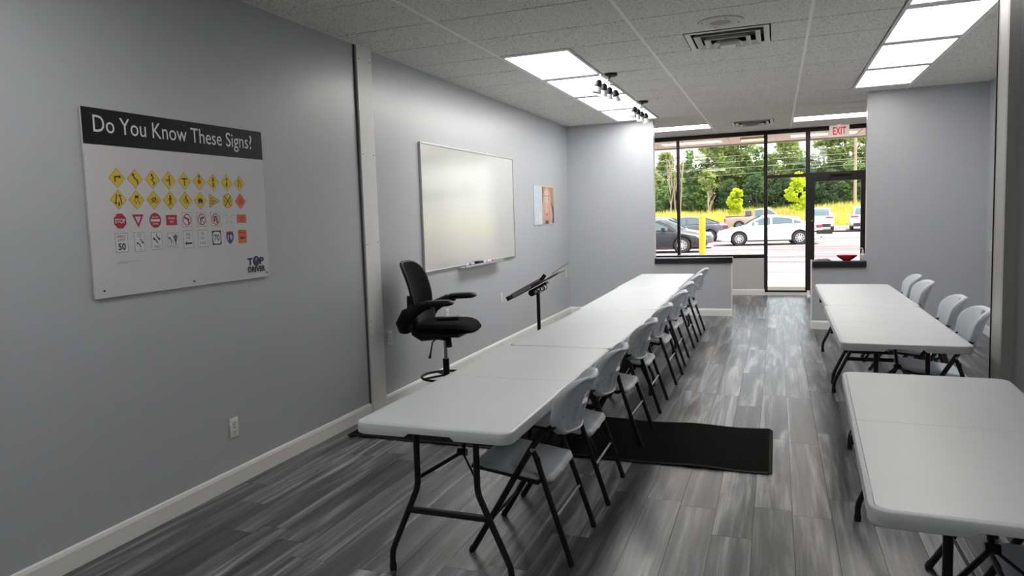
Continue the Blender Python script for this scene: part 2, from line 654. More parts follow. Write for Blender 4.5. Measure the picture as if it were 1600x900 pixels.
vent(YG[r0], 'white square louvered air vent beside the round ceiling speaker')
vent(YG[rf], 'small far square air vent in the ceiling near the window')
t = thing('ceiling_speaker', 'round white flush ceiling speaker with grey grille beside the vent', 'speaker', (-.37, 5.63, CZ))
MB().lathe([(.158, 0), (.155, -.008), (.10, -.012), (.098, -.010)], 40).obj('rim', mat('speaker_white', (.64, .63, .60), .5), t, smooth=True)
MB().lathe([(.098, -.009), (.05, -.011), (0.0001, -.012)], 32).obj('grille', mat('speaker_grille', (.42, .41, .40), .7, bump=.5, bscale=400), t, smooth=True)
for a in (20, 110, 200, 290):
    MB().lathe([(.005, -.010), (.004, -.014), (.0001, -.014)], 8, (.13 * math.cos(math.radians(a)), .13 * math.sin(math.radians(a)), 0)).obj('screw', SLOT, t)


def track_light(x, y, label):
    t = thing('track_light', label, 'spot light', (x, y, CZ), 0, 'black spot light bars')
    MB().lathe([(.062, 0), (.062, -.018), (.05, -.026), (.0001, -.026)], 24).obj('canopy', BLACKP, t, smooth=True)
    MB().tube([(0, 0, -.02), (-.03, 0, -.055)], .008, 8).obj('stem', BLACKP, t)
    pts = [(-.03 + .03 * math.sin(k / 12 * math.pi * 2), -.33 + .66 * k / 12, -.06) for k in range(13)]
    MB().tube(pts, .007, 8).obj('bar', CHROME, t, smooth=True)
    for k, (yy, tx, ty) in enumerate(((-.31, -.5, -.3), (-.12, -.35, .1), (.11, -.3, .3), (.30, .25, .4))):
        xx = -.03
        d = Vector((tx * .5, ty * .4, -1)).normalized()
        p = Vector((xx, yy, -.06))
        MB().tube([p, p + d * .045], .005, 8).obj('knuckle', CHROME, t)
        q = p + d * .045
        sp = MB().tube([q, q + d * .015, q + d * .06, q + d * .065], [.015, .030, .034, .030], 14).obj('spot_head', BLACKP, t, smooth=True)
        MB().tube([q + d * .062, q + d * .10, q + d * .12], [.026, .040, .046], 14).obj('bulb', mat('lamp_glass', (.75, .74, .72), .15), sp, smooth=True)


track_light(-1.475, 7.15, 'four-head spot light bar on the ceiling, nearer of the two')
track_light(-1.49, 9.08, 'four-head spot light bar on the ceiling, nearer the window')

# ------------------------------------------------------------------ walls
struct('wall_left', MB().box((XL - .15, YB - .2, -.1), (XL, YW + .1, TOP)), WALL, 'long grey painted wall on the left')
struct('wall_right', MB().box((XR, YB - .2, -.1), (XR + .15, YW + .1, TOP)), WALL, 'grey painted wall on the right')
struct('wall_back', MB().box((XL - .15, YB - .15, -.1), (XR + .15, YB, TOP)), WALL, 'grey wall behind the camera')
struct('wall_partition_left', MB().box((XL, YP, 0), (-1.662, YP + .13, CZ + .05)), WALL, 'full-height grey wall panel left of the window')
struct('wall_partition_right', MB().box((1.008, YQ, 0), (XR, YQ + .13, CZ + .05)), WALL, 'full-height grey wall panel right of the exit door')
lo = struct('wall_low_left', MB().box((-1.662, YP, 0), (-.594, YP + .13, .765)), WALL, 'low grey half wall with black top, left of the aisle')
MB().box((-.594, YP - .004, 0), (-.586, YP + .134, .765)).obj('end_strip', WHITE, lo)
bevel_box((-1.662, YP - .035, .765), (-.575, YP + .165, .845), .006).obj('sill', CAP, lo)
lo = struct('wall_low_right', MB().box((.414, YQ, 0), (1.008, YQ + .13, .77)), WALL, 'low grey half wall with black top, right of the aisle')
MB().box((.400, YQ - .006, 0), (.414, YQ + .136, .86)).obj('end_strip', WHITE, lo)
bevel_box((.414, YQ - .035, .77), (1.01, YQ + .165, .848), .006).obj('sill', CAP, lo)
struct('wall_stub', MB().box((1.225, 4.95, 0), (XR, 5.13, CZ + .05)), WALL, 'grey wall stub at the right edge behind the near table')
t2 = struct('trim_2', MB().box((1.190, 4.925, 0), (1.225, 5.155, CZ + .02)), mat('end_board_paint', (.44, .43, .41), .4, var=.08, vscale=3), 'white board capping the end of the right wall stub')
MB().box((1.185, 4.915, 0), (1.24, 4.948, CZ)).obj('corner_bead', mat('bead_paint', (.34, .34, .33), .45), t2)
MB().box((1.185, 5.152, 0), (1.20, 5.163, CZ)).obj('edge_bead', BLACKP, t2)
t1 = struct('trim_1', MB().box((XL, 4.912, 0), (XL + .022, 5.128, CZ)), WHITE, 'tall white board screwed to the left wall from floor to ceiling')
MB().box((XL, 4.893, .0), (XL + .008, 4.912, CZ)).obj('dark_strip', mat('dark_gap', (.09, .09, .09), .8), t1)  # narrow dark strip along the near edge of the board
screws = MB()
for z in (.62, .74, 1.35, 2.05, 2.76):
    for y in (4.94, 5.10):
        screws.lathe([(.005, 0), (.004, .002), (.0001, .002)], 8, (XL + .022, y, z + random.uniform(-.01, .01)), 'x')
screws.obj('screws', SLOT, t1)


def base(name, a, b, axis, face, label):
    # axis 'y' : runs along y on plane x=face[0] growing face[1]
    prof = [(0, 0), (.014, 0), (.014, .082), (.009, .098), (.004, .105), (0, .105)]
    mb = MB()
    if axis == 'y':
        mb.prism([(p[0] * face[1], p[1]) for p in prof], b - a, lambda u, v, w: (face[0] + u, a + w, v))
    else:
        mb.prism([(p[0] * face[1], p[1]) for p in prof], b - a, lambda u, v, w: (a + w, face[0] + u, v))
    o = struct(name, mb, WHITE, label)
    return o


base('baseboard_left', YB, 4.912, 'y', (XL, 1), 'white baseboard along the left wall before the white board')
base('baseboard_left_far', 5.128, YP, 'y', (XL, 1), 'white baseboard along the left wall beyond the white board')
base('baseboard_partition_left', XL, -.586, 'x', (YP, -1), 'white baseboard under the left half wall')
base('baseboard_partition_right', .40, XR, 'x', (YQ, -1), 'white baseboard under the right half wall')
base('baseboard_right', 5.13, YQ, 'y', (XR, -1), 'white baseboard along the right wall')
base('baseboard_window', -2.4, -.19, 'x', (YW - .04, -1), 'white baseboard under the window')

# ------------------------------------------------------------------ storefront window and door
Y0, Y1 = YW - .03, YW + .05
struct('wall_front', MB().box((XL, YW - .04, 0), (-.20, YW + .1, .655)).box((1.40, YW - .04, 0), (XR, YW + .1, CZ)).box((XL, YW - .04, .655), (-2.30, YW + .1, CZ)), WALLI, 'pale grey wall below and beside the storefront window')
struct('trim_sill', MB().box((-.2, YW - .05, 0), (.49, YW + .08, .05)), WHITE, 'pale sill strip under the narrow side window')
win = thing('window_1', 'dark framed storefront window looking onto the parking lot', 'window', (0, YW, 0))
win['kind'] = 'structure'
del win['category']


def wbar(x0, z0, x1, z1, d=0, nm='mullion'):
    return MB().box((x0, -.03 - d, z0), (x1, .05, z1)).obj(nm, FRAME, win)


wbar(-2.30, 2.79, 1.40, CZ + .02, 0, 'head_rail')
wbar(-2.30, .655, -.20, .715, 0, 'sill_rail')
wbar(-.20, .05, .49, .085, 0, 'sill_rail')
wbar(-2.30, .715, -2.24, 2.79)
wbar(-1.675, .715, -1.625, 2.79)
wbar(-.20, .05, -.14, 2.79)
wbar(.465, .085, .535, 2.79)
wbar(-.14, 2.035, .465, 2.09, 0, 'transom')
wbar(.535, 2.035, 1.40, 2.10, 0, 'transom')
wbar(1.375, 0, 1.41, 2.79)
bevel_box((-1.66, -.075, .715), (-.2, -.03, .725), .003).obj('ledge', WHITE, win)
for (x0, z0, x1, z1) in ((-2.24, .715, -1.675, 2.79), (-1.625, .715, -.2, 2.79), (-.14, .085, .465, 2.035), (-.14, 2.09, .465, 2.79), (.535, 2.10, 1.375, 2.79)):
    MB().box((x0, .005, z0), (x1, .011, z1)).obj('pane', GLASS, win)
door = thing('door_1', 'dark framed full-glass exit door', 'door', (.535, YW, 0))
door['kind'] = 'structure'
del door['category']
DW = .84
fr = MB()
fr.box((0.002, -.025, .01), (.07, .03, 2.033)).box((DW - .068, -.025, .01), (DW - .002, .03, 2.033)).box((.07, -.025, 1.945), (DW - .068, .03, 2.033)).box((.07, -.025, .01), (DW - .068, .03, .21))
fr.obj('door_frame', FRAME, door)
MB().box((.07, .0, .21), (DW - .068, .006, 1.945)).obj('pane', GLASS, door)
pb = MB().tube([(.05, -.05, 1.10), (DW - .05, -.05, 1.09)], .011, 10).obj('push_bar', FRAME, door)
bevel_box((.10, -.075, 1.055), (.345, -.03, 1.125), .008).obj('latch_box', mat('latch_tan', (.16, .14, .11), .5), pb)
bevel_box((.30, -.085, 2.045), (.62, -.03, 2.085), .008).obj('door_closer', mat('closer_bronze', (.035, .03, .028), .4, metal=.4), door)
MB().tube([(.35, -.07, 2.06), (.25, -.12, 1.99), (.12, -.05, 1.975)], .008, 8).obj('closer_arm', FRAME, door)
MB().lathe([(.016, -.03), (.016, -.04), (.0001, -.042)], 16, (.032, 0, 1.28), 'y').obj('lock_cylinder', mat('green_tag', (.1, .35, .2), .5), door)

# exit sign
EXW = emis('exit_housing', (.62, .58, .50), .22)
EXR = emis('exit_red', (.65, .01, .015), .22)
t = thing('exit_sign', 'cream exit sign with red letters hanging over the door', 'exit sign', (.965, 13.62, 2.66))
bevel_box((-.148, -.03, 0), (.148, .03, .185), .008).obj('housing', EXW, t, smooth=True)
MB().box((-.03, -.02, .185), (.03, .02, .2)).obj('mount', EXW, t)


def text_geo(s, bold=0.0):
    cu = bpy.data.curves.new('txt', 'FONT')
    cu.body = s
    cu.size = 1
    cu.offset = bold
    cu.resolution_u = 3
    o = bpy.data.objects.new('txt', cu)
    COL.objects.link(o)
    dg = bpy.context.evaluated_depsgraph_get()
    me = o.evaluated_get(dg).to_mesh()
    vs = [(v.co.x, v.co.y) for v in me.vertices]
    fs = [tuple(p.vertices) for p in me.polygons]
    o.evaluated_get(dg).to_mesh_clear()
    bpy.data.objects.remove(o)
    bpy.data.curves.remove(cu)
    return vs, fs


def put_text(mb, s, x0, y0, x1, y1, to3, w, mi=0, bold=0.0, thick=0):
    vs, fs = text_geo(s, bold)
    if not vs:
        return
    ax, ay = min(v[0] for v in vs), min(v[1] for v in vs)
    bx, by = max(v[0] for v in vs), max(v[1] for v in vs)
    f = lambda v: (x0 + (v[0] - ax) / (bx - ax) * (x1 - x0), y0 + (v[1] - ay) / (by - ay) * (y1 - y0))
    mb.add([to3(*f(v), w) for v in vs], fs, mi)


mb = MB()
put_text(mb, 'EXIT', -.098, .030, .098, .158, lambda u, v, w: (u, -w, v), .0315, 0, .022)
mb.obj('lettering', EXR, t, fix=False)

# ------------------------------------------------------------------ outlets


def outlet(y, z, label, kind='duplex', x=XL, n=1):
    t = thing('wall_outlet', label, 'outlet', (x, y, z), 0 if n > 0 else math.pi, 'wall plates')
    bevel_box((0, -.036, -.058), (.007, .036, .058), .003).obj('plate', OUTLET, t, smooth=True)
    if kind == 'duplex':
        for s in (-1, 1):
            o = bevel_box((.007, -.017, s * .026 - .0145), (.0095, .017, s * .026 + .0145), .001).obj('socket', OUTLET, t)
            MB().box((.0095, -.009, s * .026 - .004), (.0101, -.006, s * .026 + .007)).box((.0095, .006, s * .026 - .004), (.0101, .009, s * .026 + .007)).box((.0095, -.003, s * .026 - .011), (.0101, .003, s * .026 - .006)).obj('slots', SLOT, o)
    else:
        bevel_box((.007, -.016, -.033), (.010, .016, .033), .0015).obj('rocker', OUTLET, t)
    MB().lathe([(.004, .007), (.003, .009), (.0001, .009)], 8, (0, 0, 0), 'x').obj('screw', SLOT, t)


outlet(3.355, .345, 'white wall outlet below the road sign board')
outlet(5.26, .565, 'white wall outlet just right of the tall white board')
outlet(6.40, .60, 'white wall outlet under the whiteboard beside the office chair')
outlet(7.92, .59, 'white wall plate left of the music stand', 'blank')
outlet(10.75, .645, 'white wall plate near the far left corner', 'blank')
outlet(9.70, 1.02, 'white light switch on the right side wall by the corner', 'rocker', XR, -1)

# ------------------------------------------------------------------ road sign board
PY, PZ, PWD, PHT = 2.474, 1.204, 1.271, .892
SG = {n: mat('print_' + n, c, .35) for n, c in dict(white=(.66, .65, .66), black=(.010, .010, .011), yellow=(.72, .50, .01), red=(.42, .012, .03), orange=(.72, .13, .02), blue=(.02, .045, .20), grey=(.35, .35, .36), green=(.03, .22, .08)).items()}
SGN = list(SG)
SGM = [SG[n] for n in SGN]
IDX = {n: i for i, n in enumerate(SGN)}
poster = thing('road_sign_board', 'white board of printed road signs under a black title band', 'poster', (XL, PY, PZ))
brd = bevel_box((.004, 0, 0), (.016, PWD, PHT), .002).obj('board', mat('board_face', (.62, .61, .62), .3, var=.02, vscale=2), poster)
bevel_box((.0155, .001, PHT - .17), (.0175, PWD - .001, PHT - .001), .0008).obj('title_band', mat('band_black', (.006, .006, .007), .5, spec=.25), poster)
to_p = lambda u, v, w: (.0163 + w, u, v)
mb = MB()
put_text(mb, 'Do You Know These Signs?', .060, PHT - .137, 1.175, PHT - .032, to_p, .0016, 0, .0)
mb.obj('title_lettering', mat('title_white', (.72, .72, .72), .4), poster, fix=False)
hl = MB()
for (u, v) in ((.045, PHT - .03), (.63, PHT - .03), (1.225, PHT - .025), (.052, .035), (.631, .028), (1.25, .028)):
    hl.lathe([(.0055, 0), (.005, .003), (.0001, .0035)], 10, (.0165, u, v), 'x')
hl.obj('fixing_screws', SLOT, poster)
LAY = .0003


def reg(n, r, a0=0, sx=1, sy=1):
    return [(r * sx * math.cos(math.radians(a0 + 360 * k / n)), r * sy * math.sin(math.radians(a0 + 360 * k / n))) for k in range(n)]


class Sign:
    def __init__(s, name, u, v):
        s.mb = MB(); s.name = name; s.u = u; s.v = v; s.l = 0

    def poly(s, pts, col):
        s.l += 1
        n = len(pts)
        s.mb.add([to_p(s.u + a, s.v + b, s.l * LAY) for a, b in pts], [tuple(range(n))], IDX[col])
        return s

    def stroke(s, pts, wd, col='black', head=0):
        s.l += 1
        pts = [Vector(p) for p in pts]
        for i in range(len(pts) - 1):
            a, b = pts[i], pts[i + 1]
            d = (b - a).normalized()
            nrm = Vector((-d.y, d.x)) * wd / 2
            e = d * wd * .3
            q = [a - nrm - e, b - nrm + e, b + nrm + e, a + nrm - e]
            s.mb.add([to_p(s.u + p.x, s.v + p.y, s.l * LAY + i * .00002) for p in q], [(0, 1, 2, 3)], IDX[col])
        if head:
            a, b = pts[-2], pts[-1]
            d = (b - a).normalized()
            nrm = Vector((-d.y, d.x)) * head
            q = [b - nrm, b + d * head * 1.4, b + nrm]
            s.mb.add([to_p(s.u + p.x, s.v + p.y, s.l * LAY + .0001) for p in q], [(0, 1, 2)], IDX[col])
        return s

    def ring(s, r0, r1, col, n=24, sy=1):
        s.l += 1
        A = reg(n, r0, 0, 1, sy); B = reg(n, r1, 0, 1, sy)
        s.mb.add([to_p(s.u + a, s.v + b, s.l * LAY) for a, b in A + B], [(k, (k + 1) % n, n + (k + 1) % n, n + k) for k in range(n)], IDX[col])
        return s

    def text(s, tx, x0, y0, x1, y1, col='black', bold=.015):
        s.l += 1
        put_text(s.mb, tx, s.u + x0, s.v + y0, s.u + x1, s.v + y1, to_p, s.l * LAY, IDX[col], bold)
        return s

    def done(s):
        s.mb.obj(s.name, SGM, poster, fix=False)


def rect(a, b):
    return [(-a, -b), (a, -b), (a, b), (-a, b)]


def diamond(name, u, v, col='yellow', R=.046):
    s = Sign(name, u, v)
    s.poly(reg(4, R + .002, 0), 'black').poly(reg(4, R, 0), col)
    return s


def plate(name, u, v, a, b, col='white', edge='black'):
    s = Sign(name, u, v)
    s.poly(rect(a + .0015, b + .0015), edge).poly(rect(a, b), col)
    return s


U = [.172 + .1090 * i for i in range(9)]
R1, R2, R3, R4 = .570, .466, .363, .258
diamond('turn_sign', U[0], R1).stroke([(-.012, -.018), (-.012, .006), (.012, .006)], .007, head=.010).done()
diamond('curve_sign', U[1], R1).stroke([(.014, -.024), (.012, -.008), (-.006, .006), (-.010, .016)], .007, head=.010).done()
diamond('winding_road_sign', U[2], R1).stroke([(.004, -.026), (.012, -.016), (-.006, -.002), (.008, .008), (-.002, .02)], .006, head=.009).done()
diamond('side_road_sign', U[3], R1).stroke([(.004, -.024), (.004, .024)], .007).stroke([(.004, 0), (-.018, 0)], .006).done()
diamond('t_junction_sign', U[4], R1).stroke([(0, -.024), (0, .012)], .007).stroke([(-.018, .012), (.018, .012)], .007).done()
diamond('stop_ahead_sign', U[5], R1).poly(reg(8, .014, 22.5, 1, 1), 'red').stroke([(0, .014), (0, .026)], .006, head=.010).done()
diamond('signal_ahead_sign', U[6], R1).poly(rect(.008, .027), 'black').poly([(a, b + .017) for a, b in reg(12, .006)], 'red').poly(reg(12, .006), 'yellow').poly([(a, b - .017) for a, b in reg(12, .006)], 'green').done()
diamond('merge_sign', U[7], R1).stroke([(.001, -.024), (.001, .018)], .006, head=.010).stroke([(-.014, -.02), (0, .0)], .005).done()
diamond('lane_ends_sign', U[8], R1).stroke([(-.010, -.022), (-.010, .022)], .006).stroke([(.014, -.022), (.010, -.002), (.0, .02)], .005).done()
diamond('divided_road_sign', U[0], R2).stroke([(-.010, .026), (-.016, -.012)], .006, head=.009).stroke([(.018, -.020), (.010, .016)], .006, head=.009).poly([(-.004, -.03), (.008, -.03), (.006, -.012), (-.002, -.012)], 'black').done()
diamond('slippery_sign', U[1], R2).poly([(-.012, .008), (.014, .008), (.010, .022), (-.008, .022)], 'black').stroke([(-.010, .004), (-.016, -.006), (-.002, -.012), (-.008, -.022)], .003).stroke([(.010, .004), (.004, -.006), (.018, -.012), (.012, -.022)], .003).done()
diamond('bicycle_sign', U[2], R2).ring(.009, .0115, 'black', 16).done()
s = Sign('bicycle_print', U[2], R2); s.l = 4
for du in (-.015, .015):
    A = [(a + du, b - .004) for a, b in reg(14, .0095)]; B = [(a + du, b - .004) for a, b in reg(14, .012)]
    s.mb.add([to_p(s.u + a, s.v + b, .0014) for a, b in A + B], [(k, (k + 1) % 14, 14 + (k + 1) % 14, 14 + k) for k in range(14)], IDX['black'])
s.stroke([(-.015, -.004), (-.006, .012), (.010, .012), (0, -.004), (-.015, -.004)], .0025).stroke([(.015, -.004), (.008, .016), (.013, .017)], .0025).done()
diamond('pedestrian_sign', U[3], R2).poly([(a, b + .022) for a, b in reg(10, .005)], 'black').stroke([(0, .016), (0, -.002)], .009).stroke([(0, -.002), (-.009, -.026)], .005).stroke([(0, -.002), (.010, -.024)], .005).stroke([(-.002, .014), (-.012, 0)], .004).stroke([(.002, .014), (.012, .002)], .004).done()
diamond('wheelchair_sign', U[4], R2).ring(.011, .0145, 'black', 18).poly([(a + .002, b + .022) for a, b in reg(10, .0045)], 'black').stroke([(.002, .016), (.003, 0), (.014, 0), (.018, -.014)], .005).done()
diamond('truck_sign', U[5], R2).poly([(-.018, -.008), (.018, -.008), (.018, .004), (.012, .012), (-.014, .012), (-.018, .004)], 'black').poly([(a - .010, b - .010) for a, b in reg(10, .006)], 'black').poly([(a + .010, b - .010) for a, b in reg(10, .006)], 'black').done()
s = Sign('no_passing_pennant', U[6], R2)
s.poly([(-.041, -.038), (.047, 0), (-.041, .038)], 'black').poly([(-.039, -.035), (.042, 0), (-.039, .035)], 'yellow')
s.text('NO', -.034, .009, -.016, .019).text('PASSING', -.034, -.005, .014, .005).text('ZONE', -.034, -.019, -.006, -.009).done()
s = Sign('railroad_sign', U[7], R2)
s.poly(reg(28, .041), 'black').poly(reg(28, .039), 'yellow').stroke([(-.026, -.028), (.026, .028)], .006).stroke([(-.026, .028), (.026, -.028)], .006).text('R', -.030, -.007, -.018, .007).text('R', .018, -.007, .030, .007).done()
diamond('road_work_sign', U[8], R2, 'orange').text('ROAD', -.014, .012, .014, .020).text('WORK', -.020, .0, .020, .008).text('AHEAD', -.018, -.014, .018, -.006).done()
s = Sign('stop_sign', U[0], R3)
s.poly(reg(8, .0415, 22.5), 'white').poly(reg(8, .039, 22.5), 'red').text('STOP', -.030, -.011, .030, .011, 'white', .02).done()
s = Sign('yield_sign', U[1], R3)
s.poly([(-.036, .031), (.0, -.036), (.036, .031)], 'red').poly([(-.018, .020), (0, -.014), (.018, .020)], 'white').text('YIELD', -.009, .010, .009, .015, 'red').done()
s = Sign('do_not_enter_sign', U[2], R3)
s.poly(rect(.040, .040), 'white').poly(reg(30, .0385), 'red').poly(rect(.030, .0065), 'white').text('DO NOT', -.022, .012, .022, .021, 'white').text('ENTER', -.018, -.022, .018, -.013, 'white').done()
plate('wrong_way_sign', U[3], R3, .036, .025, 'red', 'red').text('WRONG', -.024, .004, .024, .015, 'white').text('WAY', -.014, -.015, .014, -.004, 'white').done()
for i, pts in ((4, [(.010, -.020), (.010, .004), (-.010, .010)]), (5, [(-.008, -.020), (-.008, .006), (.008, .010)]), (6, [(.010, -.018), (.010, .010), (0, .016), (-.010, .010), (-.010, -.004)])):
    nm = ('no_left_turn_sign', 'no_right_turn_sign', 'no_u_turn_sign')[i - 4]
    sg = plate(nm, U[i], R3, .034, .037).stroke(pts, .007, head=.009).ring(.026, .031, 'red')
    sg.stroke([(-.019, .020), (.019, -.020)], .0045, 'red').done()
s = Sign('rail_crossbuck', U[7], R3)
for sg in (-1, 1):
    s.stroke([(-.030, -.032 * sg), (.030, .032 * sg)], .012, 'grey').stroke([(-.029, -.031 * sg), (.029, .031 * sg)], .0105, 'white')
    s.stroke([(-.024, -.026 * sg), (-.008, -.009 * sg)], .0035, 'grey').stroke([(.008, .009 * sg), (.024, .026 * sg)], .0035, 'grey')
s.done()
plate('road_closed_sign', U[8], R3, .039, .0225, 'orange').text('ROAD CLOSED', -.032, .003, .032, .011).text('AHEAD', -.014, -.012, .014, -.004).done()
plate('speed_limit_sign', U[0], R4, .0355, .045).text('SPEED', -.024, .024, .024, .036, 'black', .0).text('LIMIT', -.022, .008, .022, .020, 'black', .0).text('50', -.022, -.036, .022, -.002, 'black', .03).done()
plate('centre_lane_sign', U[1], R4, .030, .046).text('CENTER', -.018, .033, .018, .040, 'black', 0).text('LANE', -.013, .023, .013, .030, 'black', 0).stroke([(.004, .016), (.010, .004), (.016, -.002)], .005, head=.008).stroke([(.004, -.026), (-.004, -.012), (-.012, -.008)], .005, head=.008).text('ONLY', -.010, -.041, .010, -.035, 'black', 0).done()
plate('turn_only_sign', U[2], R4, .0335, .043).stroke([(.000, .034), (.004, .020), (.014, .012)], .006, head=.009).stroke([(.004, -.010), (-.006, .006), (-.014, .010)], .006, head=.009).text('ONLY', -.018, -.036, .018, -.022, 'black', 0).done()
plate('lane_use_sign', U[3], R4, .034, .036).stroke([(.002, -.034), (.002, .034)], .0012).stroke([(-.010, -.016), (-.014, .004), (-.022, .010)], .005, head=.008).text('ONLY', -.028, -.031, -.002, -.024, 'black', 0).stroke([(.018, -.026), (.018, .022)], .005, head=.007).stroke([(.018, -.016), (.010, .008), (.010, .014)], .005, head=.007).stroke([(.018, -.010), (.026, .012), (.026, .016)], .004, head=.006).done()
plate('one_way_sign', U[4], R4, .034, .046).text('ONE', -.016, .020, .016, .034, 'black', 0).text('WAY', -.016, .0, .016, .014, 'black', 0).stroke([(.024, -.022), (-.012, -.022)], .008, head=.011).done()
plate('do_not_pass_sign', U[5], R4, .033, .046).text('DO', -.011, .020, .011, .034, 'black', 0).text('NOT', -.016, -.004, .016, .010, 'black', 0).text('PASS', -.021, -.032, .021, -.018, 'black', 0).done()
s = Sign('route_70_sign', U[6], R4)
s.poly(rect(.036, .040), 'black').poly(rrect(-.030, -.033, .030, .034, .014, 4), 'white').text('70', -.021, -.018, .021, .018, 'black', .01).done()
s = Sign('route_19_shield', U[7], R4)
shp = [(0, -.040), (.018, -.030), (.029, -.010), (.031, .010), (.026, .034), (.012, .030), (0, .034), (-.012, .030), (-.026, .034), (-.031, .010), (-.029, -.010), (-.018, -.030)]
s.poly([(a * 1.06, b * 1.06) for a, b in shp], 'white').poly(shp, 'blue').poly([(-.028, .022), (.028, .022), (.026, .034), (.012, .030), (0, .034), (-.012, .030), (-.026, .034)], 'red').text('19', -.019, -.020, .019, .014, 'white', .01).done()
plate('detour_sign', U[8], R4, .034, .037, 'orange').text('DETOUR', -.024, .016, .024, .027).stroke([(.020, -.008), (-.008, -.008)], .009, head=.012).done()
s = Sign('fine_print', .140, .158)
s.stroke([(0, .006), (.138, .006)], .0025, 'grey').stroke([(0, 0), (.06, 0)], .0025, 'grey').done()
s = Sign('logo', 1.155, .08)
s.text('T', -.082, .002, -.034, .046, 'black', .05).text('P', .028, .002, .070, .046, 'black', .05).poly([(a - .002, b + .024) for a, b in reg(24, .031)], 'black').poly([(a - .002, b + .026) for a, b in reg(24, .023)], 'blue')
s.poly([(-.012, .030), (-.002, .044), (.008, .038), (-.004, .026)], 'grey').stroke([(-.016, .004), (.006, .020), (.018, .036)], .008, 'black')
s.text('DRIVER', -.082, -.042, .078, -.006, 'black', .045).done()

# ------------------------------------------------------------------ whiteboard
WY0, WY1, WZ0, WZ1 = 5.93, 8.42, 1.045, 2.222
wb = thing('whiteboard', 'large white dry-erase board on the left wall', 'whiteboard', (XL, WY0, WZ0))
A, B = WY1 - WY0, WZ1 - WZ0
MB().box((.004, .012, .012), (.014, A - .012, B - .012)).obj('panel', BOARD, wb)
for a, b in (((0, 0, 0), (.022, .014, B)), ((0, A - .014, 0), (.022, A, B)), ((0, .014, B - .014), (.022, A - .014, B)), ((0, .014, 0), (.022, A - .014, .014))):
    bevel_box(a, b, .003).obj('frame_rail', ALU, wb)
bevel_box((.015, .78, -.018), (.085, 1.90, -.008), .003).box((.08, .78, -.012), (.085, 1.90, .006)).obj('tray', ALU, wb)
for k, (y, col, nm) in enumerate(((6.86, (.02, .05, .30), 'blue'), (6.98, (.03, .10, .40), 'bright blue'), (7.34, (.5, .02, .03), 'red'), (7.46, (.55, .03, .04), 'second red'), (7.60, (.02, .02, .02), 'black'))):
    mk = thing('dry_erase_marker', f'white dry-erase marker with a {nm} cap on the whiteboard tray', 'marker', (XL + .045 + .01 * (k % 2), y, WZ0 + .002), random.uniform(-.2, .2), 'markers on the whiteboard tray')
    MB().tube([(0, -.06, .009), (0, .02, .009)], .009, 10).obj('barrel', OUTLET, mk, smooth=True)
    MB().tube([(0, .02, .009), (0, .065, .009)], [.0095, .008], 10).obj('cap', mat('cap_' + nm, col, .4), mk, smooth=True)
er = thing('board_eraser', 'black felt eraser between the markers on the tray', 'eraser', (XL + .05, 7.15, WZ0 - .008))
bevel_box((-.026, -.065, .012), (.026, .065, .036), .005).obj('grip', BLACKP, er)
MB().box((-.025, -.063, 0), (.025, .063, .012)).obj('felt', FABRIC, er)

# ------------------------------------------------------------------ portrait poster
ph = thing('portrait_poster', 'small glossy poster of a smiling face framed by hands', 'poster', (XL, 9.24, 1.405))
PA, PB = .93, .525
MB().box((.002, 0, 0), (.008, PA, PB)).obj('sheet', mat('poster_pale', (.58, .62, .68), .3), ph)
skin = mat('print_skin', (.62, .37, .29), .4); skin2 = mat('print_skin_light', (.74, .50, .40), .4)
hair = mat('print_hair', (.42, .24, .11), .4); dark = mat('print_dark_hair', (.06, .03, .025), .4)
lip = mat('print_lips', (.48, .12, .13), .4); eye = mat('print_eye', (.03, .025, .03), .4); pale = mat('print_pale', (.72, .74, .78), .4)
PM = [hair, dark, skin, skin2, lip, eye, pale]
q = MB()


def pp(pts, mi, l):
    q.add([(.008 + l * .0003, u, v) for u, v in pts], [tuple(range(len(pts)))], mi)


def el(cx, cy, a, b, n=20, rot=0):
    c, s_ = math.cos(rot), math.sin(rot)
    return [(cx + a * math.cos(t) * c - b * math.sin(t) * s_, cy + a * math.cos(t) * s_ + b * math.sin(t) * c) for t in [2 * math.pi * k / n for k in range(n)]]


pp([(.375, .01), (.92, .01), (.92, .515), (.375, .515)], 0, 1)
pp([(.375, .515), (.42, .515), (.40, .34), (.375, .30)], 1, 2)
pp([(.72, .40), (.80, .30), (.90, .22), (.92, .30), (.92, .01), (.76, .01), (.74, .2)], 1, 2)
pp(el(.60, .285, .185, .235), 2, 3)
pp(el(.575, .36, .12, .12), 3, 4)
pp(el(.57, .22, .07, .10), 3, 4.5)
for ex in (.50, .665):
    pp(el(ex, .345, .050, .020, 12), 6, 5); pp(el(ex, .345, .022, .018, 12), 5, 6)
    pp([(ex - .065, .388), (ex, .402), (ex + .06, .388), (ex + .055, .38), (ex, .392), (ex - .06, .38)], 1, 6)
pp([(.575, .235), (.545, .225), (.56, .215), (.59, .213), (.62, .22), (.61, .232), (.592, .33), (.58, .33)], 2, 6)
pp(el(.575, .145, .06, .024, 14), 4, 6); pp(el(.575, .150, .045, .006, 10), 6, 7)
pp([(.375, .02), (.46, .02), (.50, .06), (.44, .24), (.40, .27), (.375, .26)], 2, 7)
pp([(.66, .01), (.82, .01), (.86, .12), (.80, .26), (.74, .30), (.70, .22), (.72, .12)], 2, 7)
pp([(.50, .01), (.66, .01), (.62, .05), (.52, .05)], 1, 6)
for k in range(3):
    pp([(.03, .27 - .022 * k), (.32 - .05 * k, .27 - .022 * k), (.32 - .05 * k, .278 - .022 * k), (.03, .278 - .022 * k)], 2 if k == 9 else 6, 1)
pp([(.08, .05), (.14, .05), (.20, .21), (.15, .21)], 6, 1)
pp([(.20, .02), (.32, .02), (.32, .16), (.22, .16)], 6, 1)
